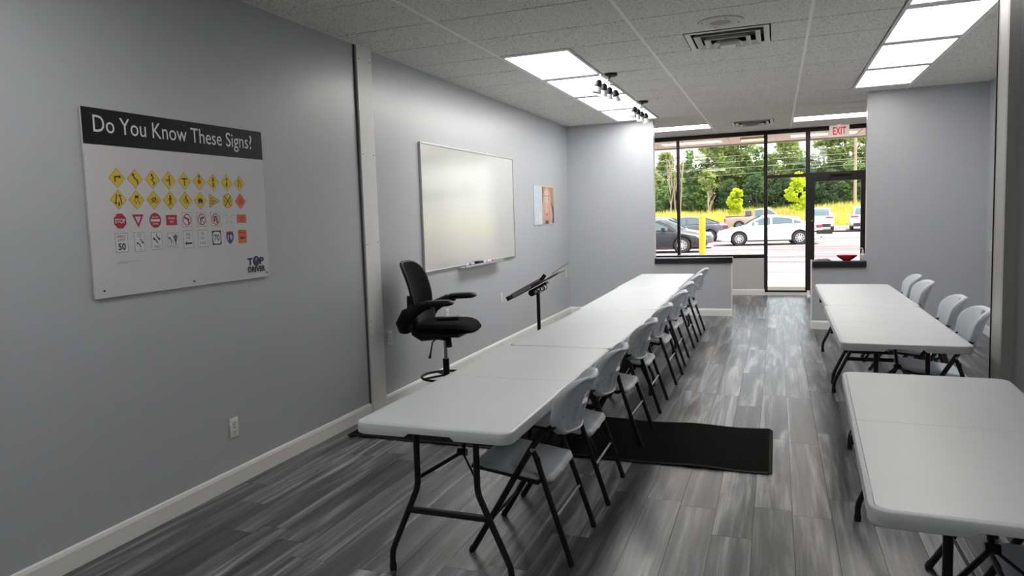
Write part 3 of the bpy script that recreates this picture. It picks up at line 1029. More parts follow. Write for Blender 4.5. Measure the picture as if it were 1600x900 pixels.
q.obj('print', PM, ph, fix=False)

# ------------------------------------------------------------------ floor mat
def mat_pile():
    mt = mat('mat_pile', (.009, .009, .0085), 1.0, spec=.05, var=.5, vscale=90, bump=.8, bscale=220)
    return mt


MX0, MX1, MY0, MY1 = -2.86, -.02, 4.385, 5.30
t = thing('floor_runner_mat', 'black runner mat lying across the floor under the tables', 'floor mat', (0, 0, 0))
nx, ny = 90, 14
P = []
for i in range(nx + 1):
    row = []
    for j in range(ny + 1):
        x = MX0 + .018 + (MX1 - MX0 - .036) * i / nx
        y = MY0 + .018 + (MY1 - MY0 - .036) * j / ny
        e = min(j, ny - j) / ny * 2
        row.append((x, y + .006 * math.sin(x * 9) * (1 - e), .008 + .0035 * (1 + math.sin(x * 11 + 1.3 * (j > ny / 2))) * (1 - e) ** 2))
    P.append(row)
MB().grid(P).obj('pile', mat_pile(), t, smooth=60)
bd = MB()
for j, sgn in ((0, -1), (ny, 1)):
    bd.grid([[(P[i][j][0], P[i][j][1] + sgn * .018, P[i][j][2] - .0065), (P[i][j][0], P[i][j][1] + sgn * .017, P[i][j][2] - .002), (P[i][j][0], P[i][j][1] - sgn * .003, P[i][j][2] + .0005)] for i in range(nx + 1)])
bd.grid([[(MX0, p[1], .0015), (MX0 + .002, p[1], .005), (p[0] + .003, p[1], p[2] + .0005)] for p in P[0]])
bd.grid([[(MX1, p[1], .0015), (MX1 - .002, p[1], .005), (p[0] - .003, p[1], p[2] + .0005)] for p in P[-1]])
bd.obj('rubber_border', mat('mat_border', (.016, .016, .015), .8, spec=.2), t, smooth=60)

# ------------------------------------------------------------------ folding tables
TL, TW, TH = 1.845, .69, .70


def build_table(label):
    t = thing('folding_table', label, 'table', (0, 0, 0), 0, 'white folding tables')
    # each half: y from .001 to TL/2
    a, L2, r = TW / 2, TL / 2, .055

    def outline(d, rr):
        pts = [(-a + d, .0012)]
        rr = max(rr, .005)
        n = 7
        for k in range(n + 1):
            an = math.pi - k / n * math.pi / 2
            pts.append((-a + d + rr + rr * math.cos(an), L2 - d - rr + rr * math.sin(an)))
        # the middle of the end skirt is cut higher, so keep points there
        for x in (-.15, -.11, -.09, 0, .09, .11, .15):
            pts.append((x, L2 - d))
        for k in range(n + 1):
            an = math.pi / 2 - k / n * math.pi / 2
            pts.append((a - d - rr + rr * math.cos(an), L2 - d - rr + rr * math.sin(an)))
        pts.append((a - d, .0012))
        return pts

    def zs(p, z, mid):
        return z + (mid if (abs(p[0]) < .1 and p[1] > L2 - .06) else 0)
    rows = []
    for d, z, mid in ((.024, .0, 0), (.0175, -.0001, 0), (.0165, -.003, 0), (.0155, -.0002, 0), (.008, -.0006, 0), (.0025, -.0035, 0), (0, -.009, 0), (0.0, -.030, 0), (.0008, -.045, .017), (.005, -.048, .018), (.014, -.045, .015), (.018, -.030, 0)):
        rows.append([(p[0], p[1], TH + zs(p, z, mid)) for p in outline(d, r - d)])
    mb = MB()
    n = len(rows[0])
    mb.grid(rows, flip=True)
    k0 = len(mb.v)
    mb.add(rows[0], [tuple(range(n))[::-1]])
    mb.add(rows[-1], [tuple(range(n))])
    # vertical face at the fold
    e = [r_[0] for r_ in rows] ; f = [r_[-1] for r_ in rows]
    poly = e + f[::-1]
    mb.add(poly, [tuple(range(len(poly)))])
    me = mb.mesh('table_top_half', TABLE, 35, True)
    link('table_top_half', me, t)
    link('table_top_half', me, t, rot=(0, 0, math.pi))
    MB().box((-a + .05, -L2 + .06, TH - .042), (-a + .075, L2 - .06, TH - .026)).obj('side_rail', STEEL, t)
    MB().box((a - .075, -L2 + .06, TH - .042), (a - .05, L2 - .06, TH - .026)).obj('side_rail', STEEL, t)
    bevel_box((-a - .004, -.05, TH - .085), (-a + .03, -.02, TH - .045), .004).obj('latch', BLACKP, t)
    for s in (-1, 1):
        y = s * (L2 - .16)
        for q_ in (-1, 1):
            pts = [(q_ * .137, y, TH - .03), (q_ * .137, y, .42), (q_ * .139, y, .40), (q_ * .145, y, .375), (q_ * .158, y, .345), (q_ * .258, y, .125), (q_ * .272, y, .09), (q_ * .276, y, .06), (q_ * .276, y, .012)]
            lg = MB().tube(pts, .0135, 12).obj('leg', STEEL, t, smooth=True)
            MB().tube([(q_ * .276, y, .03), (q_ * .276, y, 0)], .0155, 12).obj('foot_cap', RUBBER, lg, smooth=True)
        MB().tube([(-.185, y, .285), (.185, y, .285)], .012, 10, flat=1.3).obj('crossbar', STEEL, t, smooth=True)
        MB().tube([(-.26, y, TH - .036), (.26, y, TH - .036)], .013, 10).obj('pivot_bar', STEEL, t, smooth=True)
        jy = y - s * .17
        br = MB().tube([(0, jy, .50), (0, y - s * .36, TH - .03)], .010, 8).obj('brace', STEEL, t, smooth=True)
        MB().tube([(-.137, y - s * .012, .425), (0, jy, .50)], .009, 8).obj('brace_arm', STEEL, br, smooth=True)
        MB().tube([(.137, y - s * .012, .425), (0, jy, .50)], .005, 8).obj('brace_arm', STEEL, br, smooth=True)
        MB().tube([(-.02, jy, .50), (.02, jy, .50)], .016, 10).obj('hinge', STEEL, br, smooth=True)
    return t


tab_spots = [
    (-1.280, 2.545 + .9225, 0, 'white folding table at the near end of the left row'),
    (-1.255, 4.40 + .9225, -.008, 'white folding table second from the near end of the left row'),
    (-1.285, 6.25 + .9225, .018, 'white folding table third from the near end of the left row'),
    (-1.325, 8.10 + .9225, .012, 'white folding table at the window end of the left row'),
    (.728, 6.70 + .9225, 0, 'white folding table by the right half wall with the red bowl'),
    (.708, 4.845 + .9225, -.006, 'white folding table in the middle of the right side'),
    (.612, 2.15 + .9225, -.038, 'large white folding table closest to the camera on the right'),
]
tab0 = build_table(tab_spots[0][3])
for i, (x, y, rz, lb) in enumerate(tab_spots):
    t = tab0 if i == 0 else copy_tree(tab0, None, label=lb)
    t.location = (x, y, 0)
    t.rotation_euler.z = rz

# ------------------------------------------------------------------ folding chairs


def chair_back_mesh():
    nu, nv = 56, 40
    z0, z1 = .562, .812
    sl_ = .585

    def slot(u, v):
        # recess depth 0..1 on the back side, u,v in metres from the shell centre-bottom
        d = 0
        for cu in (-.096, -.033, .033, .096):
            du = abs(u - cu); dv = max(0, abs(v - .078) - .028)
            d = max(d, 1 - max(0, math.hypot(du, dv) - .010) / .004)
        for cv in (.138, .156, .174):
            du = max(0, abs(u) - .05); dv = abs(v - cv)
            d = max(d, .8 * (1 - max(0, math.hypot(du, dv) - .004) / .005)) if cv < .24 else d
        return max(0, min(1, d))

    def handle(u, v):
        du = max(0, abs(u) - .032); dv = abs(v - .212)
        return max(0, min(1, 1 - max(0, math.hypot(du, dv) - .012) / .007))
    F = []; Bk = []
    Hh = z1 - z0
    for i in range(nu + 1):
        fr_, br_ = [], []
        for j in range(nv + 1):
            s_ = -1 + 2 * i / nu
            t_ = j / nv
            v = t_ * Hh
            # half width: full in the middle, rounded top corners, tapered bottom
            top_r, bot_r = .105, .075
            hw = .222 - .030 * (1 - t_) ** 1.5
            if v > Hh - top_r:
                k = (v - (Hh - top_r)) / top_r
                hw -= .115 * (1 - math.sqrt(max(0, 1 - k * k)))
            if v < bot_r:
                k = (bot_r - v) / bot_r
                hw -= .07 * (1 - math.sqrt(max(0, 1 - k * k)))
            u = s_ * hw
            # sagging bottom edge, slightly dipped top centre
            z = z0 + v - .012 * (1 - (u / .2) ** 2) * (1 - t_) - .006 * math.exp(-(u / .07) ** 2) * t_
            bow = .098 * (u / .22) ** 2            # sides come forward
            x = -.030 + (z - .50) * .28 - bow + .014 * t_ ** 4
            edge = min((hw - abs(u)) / .016, v / .016, (Hh - v) / .016, 1)
            edge = max(0, edge)
            th = .034 * math.sqrt(max(0.02, 1 - (1 - edge) ** 2))
            rim = .006 * max(0, 1 - abs((hw - abs(u)) - .02) / .02) * (t_ > .25)
            fr_.append((x - th / 2 + .5 * .012 * handle(u, v) + .0, u, z))
            br_.append((x + th / 2 + rim - .023 * slot(u, v) - .008 * (edge >= 1) * max(0, min(1, (hw - abs(u) - .03) / .02)), u, z))
        F.append(fr_); Bk.append(br_)
    # deeper handle pocket from the front
    for i in range(nu + 1):
        for j in range(nv + 1):
            x, u, z = F[i][j]
            h = handle(u, (j / nv) * Hh)
            F[i][j] = (x + .016 * h, u, z)
    mb = MB()
    mb.grid(F, flip=False)
    mb.grid(Bk, flip=True)
    for i in range(nu):
        mb.add([F[i][0], F[i + 1][0], Bk[i + 1][0], Bk[i][0]], [(0, 1, 2, 3)])
        mb.add([F[i][nv], F[i + 1][nv], Bk[i + 1][nv], Bk[i][nv]], [(0, 1, 2, 3)])
    for j in range(nv):
        mb.add([F[0][j], F[0][j + 1], Bk[0][j + 1], Bk[0][j]], [(0, 1, 2, 3)])
        mb.add([F[nu][j], F[nu][j + 1], Bk[nu][j + 1], Bk[nu][j]], [(0, 1, 2, 3)])
    return mb.mesh('backrest', CHAIR, 50, True)


def chair_seat_mesh():
    nu, nv = 30, 26
    x0, x1 = -.455, -.085
    T, Bt = [], []
    for i in range(nu + 1):
        tr_, br_ = [], []
        for j in range(nv + 1):
            t_ = j / nv                       # 0 front .. 1 rear
            s_ = -1 + 2 * i / nu
            dpt = t_ * (x1 - x0)
            hw = .212 - .012 * t_
            if dpt < .07:
                k = (.07 - dpt) / .07
                hw -= .07 * (1 - math.sqrt(max(0, 1 - k * k)))
            rr = (x1 - x0) - dpt
            if rr < .035:
                k = (.035 - rr) / .035
                hw -= .035 * (1 - math.sqrt(max(0, 1 - k * k)))
            u = s_ * hw
            z = .437 - .055 * t_
            edge = max(0, min((hw - abs(u)) / .02, dpt / .02, rr / .02, 1))
            cr = math.sqrt(max(0, 1 - (1 - edge) ** 2))
            dish = .014 * (1 - (u / .21) ** 2) * math.sin(math.pi * min(1, max(0, t_ * 1.05))) ** .8
            dent = .018 * math.exp(-(u / .05) ** 2) * max(0, (t_ - .86) / .14)
            tr_.append((x0 + dpt, u, z - .016 * (1 - cr) - dish - dent - .012 * (1 - t_) ** 6))
            br_.append((x0 + dpt, u, z - .036 + .010 * (1 - cr)))
        T.append(tr_); Bt.append(br_)
    mb = MB()
    mb.grid(T); mb.grid(Bt, flip=True)
    for i in range(nu):
        for j in (0, nv):
            mb.add([T[i][j], T[i + 1][j], Bt[i + 1][j], Bt[i][j]], [(0, 1, 2, 3)])
    for j in range(nv):
        for i in (0, nu):
            mb.add([T[i][j], T[i][j + 1], Bt[i][j + 1], Bt[i][j]], [(0, 1, 2, 3)])
    return mb.mesh('seat', CHAIR, 50, True)


def build_chair(label):
    t = thing('folding_chair', label, 'chair', (0, 0, 0), 0, 'white folding chairs')
    link('backrest', chair_back_mesh(), t)
    link('seat', chair_seat_mesh(), t)
    yA = .212
    for s in (-1, 1):
        # front leg runs up into the backrest
        A_ = [(-.469, s * yA, .012), (-.452, s * yA, .03), (-.166, s * yA, .513), (-.120, s * .203, .578), (-.064, s * .178, .612), (-.040, s * .166, .655)]
        lg = MB().tube(A_, .0115, 10, flat=1.25).obj('leg', STEEL, t, smooth=True)
        MB().tube([(-.455, s * yA, .026), (-.471, s * yA, 0)], .0145, 10).obj('foot_cap', RUBBER, lg, smooth=True)
        B_ = [(0.0, s * yA, .012), (-.007, s * yA, .03), (-.085, s * (yA - .004), .265), (-.155, s * (yA - .012), .475), (-.172, s * (yA - .014), .50)]
        lg = MB().tube(B_, .0105, 10, flat=1.25).obj('leg', STEEL, t, smooth=True)
        MB().tube([(-.008, s * yA, .032), (.001, s * yA, 0)], .0135, 10).obj('foot_cap', RUBBER, lg, smooth=True)
        MB().tube([(-.46, s * .195, .400), (-.30, s * .198, .380), (-.15, s * .198, .352), (-.125, s * .2, .37), (-.145, s * .205, .47)], .009, 8, flat=1.3).obj('seat_rail', STEEL, t, smooth=True)
        MB().tube([(-.163, s * (yA - .025), .505), (-.163, s * (yA + .014), .505)], .009, 10).obj('pivot', CHROME, t, smooth=True)
    MB().tube([(-.066, -.205, .205), (-.066, .205, .205)], .0065, 8).obj('rear_stretcher', CHROME, t, smooth=True)
    MB().tube([(-.385, -.208, .145), (-.385, .208, .145)], .007, 8).obj('front_stretcher', STEEL, t, smooth=True)
    MB().tube([(-.455, -.195, .398), (-.462, 0, .395), (-.455, .195, .398)], .009, 8).obj('front_rail', STEEL, t, smooth=True)
    return t


LY = [3.187, 3.897, 4.893, 5.753, 6.729, 7.563, 8.549, 9.42]
LXs = [-.825, -.818, -.808, -.818, -.815, -.84, -.847, -.850]
LN = ['white folding chair nearest the camera at the left row of tables', 'second white folding chair from the camera along the left tables',
      'third white folding chair from the camera along the left tables', 'fourth white folding chair from the camera along the left tables',
      'fifth white folding chair from the camera along the left tables', 'sixth white folding chair from the camera along the left tables',
      'seventh white folding chair from the camera along the left tables', 'white folding chair nearest the left half wall, last of its row']
chair0 = build_chair(LN[0])
spots = [(LXs[i], LY[i], [0, .01, -.015, .01, -.01, .02, 0, -.01][i], LN[i], 'folding chairs along the left tables') for i in range(8)]
spots += [(1.25, 5.75, .02, 'white folding chair half hidden by the white end board on the right', 'folding chairs along the right tables'),
          (1.26, 6.47, -.01, 'second white folding chair from the camera behind the right tables', 'folding chairs along the right tables'),
          (1.26, 7.72, .02, 'third white folding chair from the camera behind the right tables', 'folding chairs along the right tables'),
          (1.27, 8.36, -.02, 'white folding chair farthest back behind the right tables', 'folding chairs along the right tables'),
          (1.06, 3.21, .01, 'chair whose leg shows under the nearest right table', 'folding chairs along the right tables'),
          (1.09, 2.53, -.01, 'chair whose seat shows at the bottom right corner', 'folding chairs along the right tables')]
for i, (x, y, rz, lb, gp) in enumerate(spots):
    t = chair0 if i == 0 else copy_tree(chair0, None, label=lb)
    t['group'] = gp
    t.location = (x, y, 0)
    t.rotation_euler.z = rz

# ------------------------------------------------------------------ drafting chair
oc = thing('drafting_chair', 'tall black mesh drafting chair with foot ring by the wall', 'office chair', (-2.52, 5.40, 0), math.radians(4))


def cushion(nm, hx, hy, th, f, par, mt=FABRIC, ex=3.2, n=28):
    """rounded cushion, f maps (u, v, w) to 3-D"""
    T, Bm = [], []
    for i in range(n + 1):
        a, b = [], []
        for j in range(n + 1):
            p, q_ = -1 + 2 * i / n, -1 + 2 * j / n
            # square to superellipse
            m_ = max(abs(p), abs(q_))
            l_ = (abs(p) ** ex + abs(q_) ** ex) ** (1 / ex)
            k = m_ / l_ if l_ > 1e-6 else 1
            u, v = p * k, q_ * k
            e = m_
            w_ = math.sqrt(max(0, 1 - e ** 4))
            a.append(f(u * hx, v * hy, th / 2 * w_)); b.append(f(u * hx, v * hy, -th / 2 * w_))
        T.append(a); Bm.append(b)
    return MB().grid(T).grid(Bm, flip=True).obj(nm, mt, par, smooth=60)


cushion('seat', .265, .255, .10, lambda u, v, w_: (u + .02, v, .655 + w_ + .012 * (abs(v) / .25) ** 2 - .03 * max(0, (u - .12) / .15) ** 2), oc)
MB().box((-.16, -.17, .585), (.18, .17, .612)).obj('seat_pan', BLACKP, oc)
# back: runs up from behind the seat, leaning back
def backf(u, v, w_):
    z = .965 + u
    lean = -.235 - .30 * (z - .75) * (z > .75) + .05 * math.sin((z - .7) * 5)
    return (lean + w_ - .0 + .05 * (v / .22) ** 2, v * .92, z)


cushion('backrest', .215, .215, .045, backf, oc, FABRIC, 3.6)
bf = MB()
rim = []
for k in range(40):
    a = 2 * math.pi * k / 40
    c, s_ = math.cos(a), math.sin(a)
    kk = (abs(c) ** 3.6 + abs(s_) ** 3.6) ** (-1 / 3.6)
    rim.append(backf(.215 * c * kk, .215 * s_ * kk, -.004))
bf.tube(rim, .014, 8, closed=True).obj('back_frame', BLACKP, oc, smooth=True)
MB().tube([(-.05, 0, .585), (-.20, 0, .57), (-.25, 0, .60), (-.285, 0, .70), (-.295, 0, .90)], [.03, .032, .034, .03, .02], 12, flat=1.6).obj('back_bracket', BLACKP, oc, smooth=True)
cushion('lumbar_pad', .11, .215, .10, lambda u, v, w_: (-.232 + w_ + .05 * (v / .2) ** 2 - .1 * u, v, .735 + u), oc, BLACKP)
for s in (-1, 1):
    ar = MB().tube([(-.26, s * .21, .64), (-.25, s * .27, .70), (-.20, s * .285, .78), (-.08, s * .285, .842), (.0, s * .285, .855)], [.055, .060, .058, .042, .026], 12, flat=.6).obj('armrest', BLACKP, oc, smooth=True)
    c = cushion('arm_pad', .135, .055, .052, lambda u, v, w_, s=s: (u + .06, v + s * .285, .872 + w_ + .10 * u * .4), ar, BLACKP, 2.6, 16)
MB().tube([(0, 0, .585), (0, 0, .54)], [.07, .05], 16).obj('tilt_mechanism', BLACKP, oc, smooth=True)
MB().tube([(-.05, -.02, .57), (-.05, -.16, .54), (-.05, -.20, .47), (-.06, -.205, .42)], [.006, .006, .007, .012], 8).obj('height_lever', BLACKP, oc, smooth=True)
MB().tube([(.05, -.06, .575), (.07, -.10, .50)], [.022, .026], 12).obj('tension_knob', BLACKP, oc, smooth=True)
MB().tube([(0, 0, .54), (0, 0, .36)], .014, 14).obj('gas_lift', CHROME, oc, smooth=True)
MB().tube([(0, 0, .38), (0, 0, .10)], .027, 16).obj('column', BLACKP, oc, smooth=True)
rg = MB().tube([(.205 * math.cos(2 * math.pi * k / 36), .205 * math.sin(2 * math.pi * k / 36), .235) for k in range(36)], .011, 8, closed=True)
rg.obj('foot_ring', BLACKP, oc, smooth=True)
for k in range(4):
    a = math.pi / 4 + k * math.pi / 2
    MB().tube([(.02 * math.cos(a), .02 * math.sin(a), .245), (.205 * math.cos(a), .205 * math.sin(a), .235)], .009, 8).obj('ring_spoke', BLACKP, oc, smooth=True)
for k in range(5):
    a = math.radians(200 + 72 * k)
    c, s_ = math.cos(a), math.sin(a)
    lg = MB().tube([(.0, 0, .13), (.15 * c, .15 * s_, .115), (.31 * c, .31 * s_, .085)], [.03, .024, .015], 10).obj('base_spoke', BLACKP, oc, smooth=True)
    MB().lathe([(.0001, -.022), (.024, -.02), (.027, 0), (.024, .02), (.0001, .022)], 14, (.31 * c, .31 * s_, .027), 'y').obj('caster', BLACKP, lg, smooth=True)
rm = thing('remote', 'thin dark remote lying on the drafting chair seat', 'remote', (-2.48, 5.38, .722), .5)
bevel_box((-.09, -.035, -.012), (.09, .035, .010), .004).obj('case', mat('remote_case', (.03, .03, .032), .25), rm)
MB().box((-.08, -.028, .010), (.08, .028, .0108)).obj('key_face', mat('remote_face', (.09, .09, .095), .2), rm)

# ------------------------------------------------------------------ music stand
ms = thing('music_stand', 'black music stand with papers behind the left tables', 'music stand', (-1.86, 5.87, 0), math.radians(6))
MB().tube([(0, 0, .10), (0, 0, .55)], .019, 14).obj('lower_tube', BLACKP, ms, smooth=True)
MB().tube([(0, 0, .50), (0, 0, .90)], .015, 14).obj('upper_tube', BLACKP, ms, smooth=True)
for k in range(3):
    a = math.radians(90 + 120 * k)
    lg = MB().tube([(0, 0, .30), (.13 * math.cos(a), .13 * math.sin(a), .16), (.27 * math.cos(a), .27 * math.sin(a), .012)], .010, 8).obj('leg', BLACKP, ms, smooth=True)
    MB().tube([(.26 * math.cos(a), .26 * math.sin(a), .02), (.285 * math.cos(a), .285 * math.sin(a), .0)], .012, 8).obj('foot_cap', RUBBER, lg)
tilt = math.atan(.53)
ct, st = math.cos(tilt), math.sin(tilt)
DC = Vector((.0, 0, .945))
dsk = lambda u, v, w_: (DC.x + u * ct - w_ * st, DC.y + v, DC.z + u * st + w_ * ct)
desk = MB().prism(rrect(-.235, -.24, .235, .24, .02, 3), .004, dsk).obj('desk', BLACKP, ms)
MB().prism([(-.235, -.24), (-.205, -.24), (-.205, .24), (-.235, .24)], .035, lambda u, v, w_: dsk(u, v, w_)).obj('lip', BLACKP, desk)
MB().obox(dsk(.0, 0, -.02), (.16, .10, .022), (0, -tilt, 0)).obj('head_plate', BLACKP, desk)
for k, dx in enumerate((-.03, .0, .03, .055)):
    MB().tube([dsk(dx + .02 * math.cos(a), -.06, -.045 + .02 * math.sin(a)) for a in [2 * math.pi * j / 12 for j in range(12)]], .005, 6, closed=True).obj('clip_ring', CHROME if k % 2 else BLACKP, desk, smooth=True)
MB().tube([dsk(-.075, -.03, -.035), dsk(-.075, .03, -.035)], .028, 12).obj('tilt_knob', BLACKP, desk, smooth=True)
MB().prism([(.15, -.22), (.245, -.22), (.245, -.215), (.15, -.215)], .016, lambda u, v, w_: dsk(u, v, w_ - .008)).obj('label_strip', OUTLET, desk)
bk = thing('open_book', 'thick pale book resting on the music stand', 'book', (-1.86, 5.87, 0), math.radians(6))
MB().prism([(-.20, -.16), (.07, -.16), (.07, .16), (-.20, .16)], .030, lambda u, v, w_: dsk(u, v, w_ + .006)).obj('pages', mat('book_pages', (.55, .55, .55), .7, var=.2, vscale=60), bk)
MB().prism([(-.205, -.165), (.075, -.165), (.075, .165), (-.205, .165)], .003, lambda u, v, w_: dsk(u, v, w_ + .036)).obj('cover', mat('book_cover', (.30, .30, .31), .4), bk)
MB().prism([(-.02, -.168), (.07, -.168), (.07, -.163), (-.02, -.163)], .016, lambda u, v, w_: dsk(u, v, w_ + .008)).obj('spine_band', mat('book_band', (.22, .05, .11), .5), bk)
pc = thing('paper_sheets', 'loose white sheets clipped on top of the music stand', 'paper', (-1.86, 5.87, 0), math.radians(6))
MB().prism([(.08, -.20), (.25, -.20), (.25, .12), (.08, .12)], .004, lambda u, v, w_: dsk(u, v, w_ + .006 + .02 * (u - .08))).obj('sheets', OUTLET, pc)
MB().obox(dsk(.10, -.15, .03), (.06, .02, .03), (0, -tilt - .4, 0)).obj('clip', BLACKP, pc)
MB().tube([dsk(.19, -.20, .022), dsk(.35, -.205, .034)], .004, 8).obj('pen', mat('pen_grey', (.5, .5, .5), .3), pc)

# ------------------------------------------------------------------ things on the right half wall
ZS = .848
t = thing('red_bowl', 'shallow red bowl standing on the black sill of the right half wall', 'bowl', (.80, YQ + .03, ZS))
MB().lathe([(.0001, .0), (.042, 0), (.045, .006), (.07, .022), (.10, .045), (.118, .066), (.114, .068), (.096, .050), (.066, .028), (.04, .013), (.0001, .012)], 40).obj('bowl', mat('red_glaze', (.55, .006, .012), .25, var=.2, vscale=30), t, smooth=60)
t = thing('hand_sanitizer', 'clear pump bottle on the sill beside the red bowl', 'bottle', (.972, YQ + .02, ZS))
bd_ = MB().lathe([(.0001, 0), (.024, 0), (.026, .004), (.026, .075), (.022, .088), (.010, .095), (.010, .102), (.0001, .102)], 20).obj('bottle', mat('bottle_milky', (.62, .60, .52), .2, spec=.6), t, smooth=50)
MB().tube([(0, 0, .10), (0, 0, .128)], .011, 12).obj('collar', OUTLET, t, smooth=True)
MB().tube([(0, 0, .126), (0, 0, .148), (-.012, 0, .152), (-.034, 0, .148)], [.005, .006, .006, .004], 8).obj('pump_head', OUTLET, t, smooth=True)
t = thing('leaflet_stack', 'stack of leaflets at the aisle end of the right sill', 'leaflets', (.53, YQ + .05, ZS), .15)
for k in range(7):
    MB().obox((random.uniform(-.004, .004), random.uniform(-.004, .004), .002 + k * .0035), (.20 - .012 * k, .11, .003), (0, -.02 * k / 3, random.uniform(-.05, .05))).obj('leaflet', mat('leaflet_a', (.55, .57, .58), .6) if k % 2 else mat('leaflet_b', (.28, .32, .34), .6), t)

# ------------------------------------------------------------------ outside: ground
GZ = -.25


def asphalt():
    mt, n, b, o = nodes_of('asphalt')
    L = n.links.new
    tc = n.nodes.new('ShaderNodeTexCoord')
    mp = n.nodes.new('ShaderNodeMapping'); mp.inputs['Scale'].default_value = (.12, .9, 1)
    L(tc.outputs['Object'], mp.inputs[0])
    z = n.nodes.new('ShaderNodeTexNoise'); z.inputs['Scale'].default_value = 1; z.inputs['Detail'].default_value = 5; z.inputs['Roughness'].default_value = .6
    L(mp.outputs[0], z.inputs[0])
    cr = n.nodes.new('ShaderNodeValToRGB')
    cr.color_ramp.elements[0].position = .40; cr.color_ramp.elements[0].color = (.135, .111, .117, 1)
    cr.color_ramp.elements[1].position = .56; cr.color_ramp.elements[1].color = (.225, .193, .200, 1)
    L(z.outputs['Fac'], cr.inputs[0]); L(cr.outputs[0], b.inputs['Base Color'])
    b.inputs['Roughness'].default_value = .9
    b.inputs['Specular IOR Level'].default_value = .08
    return mt


pk = struct('ground_parking_lot', MB().box((-70, YW + .1, GZ - .3), (70, 74, GZ)), asphalt(), 'sunlit pale asphalt parking lot outside')
for k, (x, y) in enumerate(((-3.4, 27.5), (-6.4, 27.5), (-9.4, 27.5), (-.2, 27.5))):
    MB().obox((x, y + 2.5, GZ + .003), (.12, 5.2, .004), (0, 0, -.35)).obj('painted_line', mat('line_paint', (.75, .74, .66), .7), pk)
struct('ground_sidewalk', MB().box((-30, YW + .1, GZ - .2), (30, 17.5, -.09)), mat('sidewalk_concrete', (.40, .36, .27), .85, var=.08, vscale=2), 'pale concrete sidewalk outside the door')
sf = struct('soffit', MB().box((-30, YW + .1, 2.965), (30, 17.35, 3.1)), mat('soffit_metal', (.70, .62, .58), .6), 'ribbed underside of the roof overhang outside')
sm = mat('soffit_panel', (.60, .49, .44), .6)
pm = MB().box((.01, 0, -.012), (.29, 3.24, 0)).mesh('soffit_panel', sm)
for k in range(-26, 22):
    link('soffit_panel', pm, sf, (k * .30, YW + .1, 2.963))
MB().box((-30, 17.32, 2.93), (30, 17.42, 3.35)).obj('fascia', mat('fascia_paint', (.30, .26, .24), .6), sf)
t = thing('soffit_light', 'long yellowish light fixture under the roof overhang', 'light fixture', (-.42, 15.95, 2.94))
bevel_box((-.26, -.12, -.03), (.26, .12, .012), .012).obj('housing', mat('lamp_housing', (.45, .40, .25), .5), t)
bevel_box((-.235, -.10, -.045), (.235, .10, -.028), .008).obj('lens', emis('soffit_lens', (1, .75, .25), 1.1), t)
t = thing('bollard', 'yellow bollard post standing outside the window', 'bollard', (-1.753, 19.5, GZ))
MB().lathe([(.078, 0), (.078, 1.61), (.070, 1.63), (.04, 1.64), (.0001, 1.643)], 24).obj('sleeve', mat('bollard_yellow', (.85, .62, .02), .45), t, smooth=50)
MB().lathe([(.13, 0), (.13, .03), (.075, .045), (.07, .045)], 24).obj('collar', mat('sidewalk_concrete', (.6, .55, .45)), t)

# field rising behind the lot


def hz(x, y):
    s_ = min(1, max(0, (y - 72) / 16))
    s_ = s_ * s_ * (3 - 2 * s_)
    return GZ + s_ * (1.0 + .35 / (1 + math.exp(-(x - 2) / 2))) + max(0, y - 95) * .004


gx = [-70 + 2.5 * i for i in range(57)]
gy = [72, 73, 75, 77, 79, 81, 83, 85, 88, 92, 98, 110, 130, 160, 220, 300]
struct('ground_field', MB().grid([[(x, y, hz(x, y)) for y in gy] for x in gx]), mat('field_soil', (.30, .27, .09), .95, var=.3, vscale=.6), 'grassy bank behind the parking lot', smooth=True)


def blades(n, x0, x1, y0, y1, h0, h1, wd, seed):
    r = np.random.default_rng(seed)
    xs = r.uniform(x0, x1, n); ys = r.uniform(y0, y1, n)
    hh = r.uniform(h0, h1, n) * (1 + .35 * np.sin(xs * .7) * np.sin(ys * .5))
    an = r.uniform(0, math.pi, n)
    lx = r.normal(0, .16, n); ly = r.normal(0, .16, n)
    zz = np.array([hz(a, b) for a, b in zip(xs, ys)])
    V = np.zeros((n, 3, 3))
    V[:, 0] = np.stack([xs - wd * np.cos(an), ys - wd * np.sin(an), zz - .03], 1)
    V[:, 1] = np.stack([xs + wd * np.cos(an), ys + wd * np.sin(an), zz - .03], 1)
    V[:, 2] = np.stack([xs + lx * hh, ys + ly * hh, zz + hh], 1)
    me = bpy.data.meshes.new('grass')
    me.from_pydata(V.reshape(-1, 3).tolist(), [], np.arange(3 * n).reshape(n, 3).tolist())
    return me


GR1 = leaf_mat('grass_straw', (.62, .50, .16), (.50, .52, .12))
GR2 = leaf_mat('grass_green', (.38, .46, .08), (.60, .55, .16))
me = blades(26000, -26, 20, 74.5, 90, .45, .95, .045, 3); me.materials.append(GR1)
link('tall_grass', me, None, kind='stuff', label='tall straw-coloured grass on the bank behind the cars', category='grass')
me = blades(14000, -26, 20, 73.2, 77, .2, .5, .04, 4); me.materials.append(GR2)
link('short_grass', me, None, kind='stuff', label='short yellow-green grass at the edge of the parking lot', category='grass')

# ------------------------------------------------------------------ trees
LEAF = [leaf_mat('leaf_mid', (.09, .17, .06), (.23, .34, .11)), leaf_mat('leaf_light', (.20, .28, .08), (.40, .48, .17)), leaf_mat('leaf_dark', (.065, .12, .06), (.15, .22, .11))]
BRIGHT = leaf_mat('leaf_bright', (.42, .58, .02), (.68, .74, .06))
BARK = mat('bark', (.20, .15, .11), .9, var=.4, vscale=8)
BARKP = mat('bark_pale', (.42, .33, .26), .9, var=.3, vscale=8)


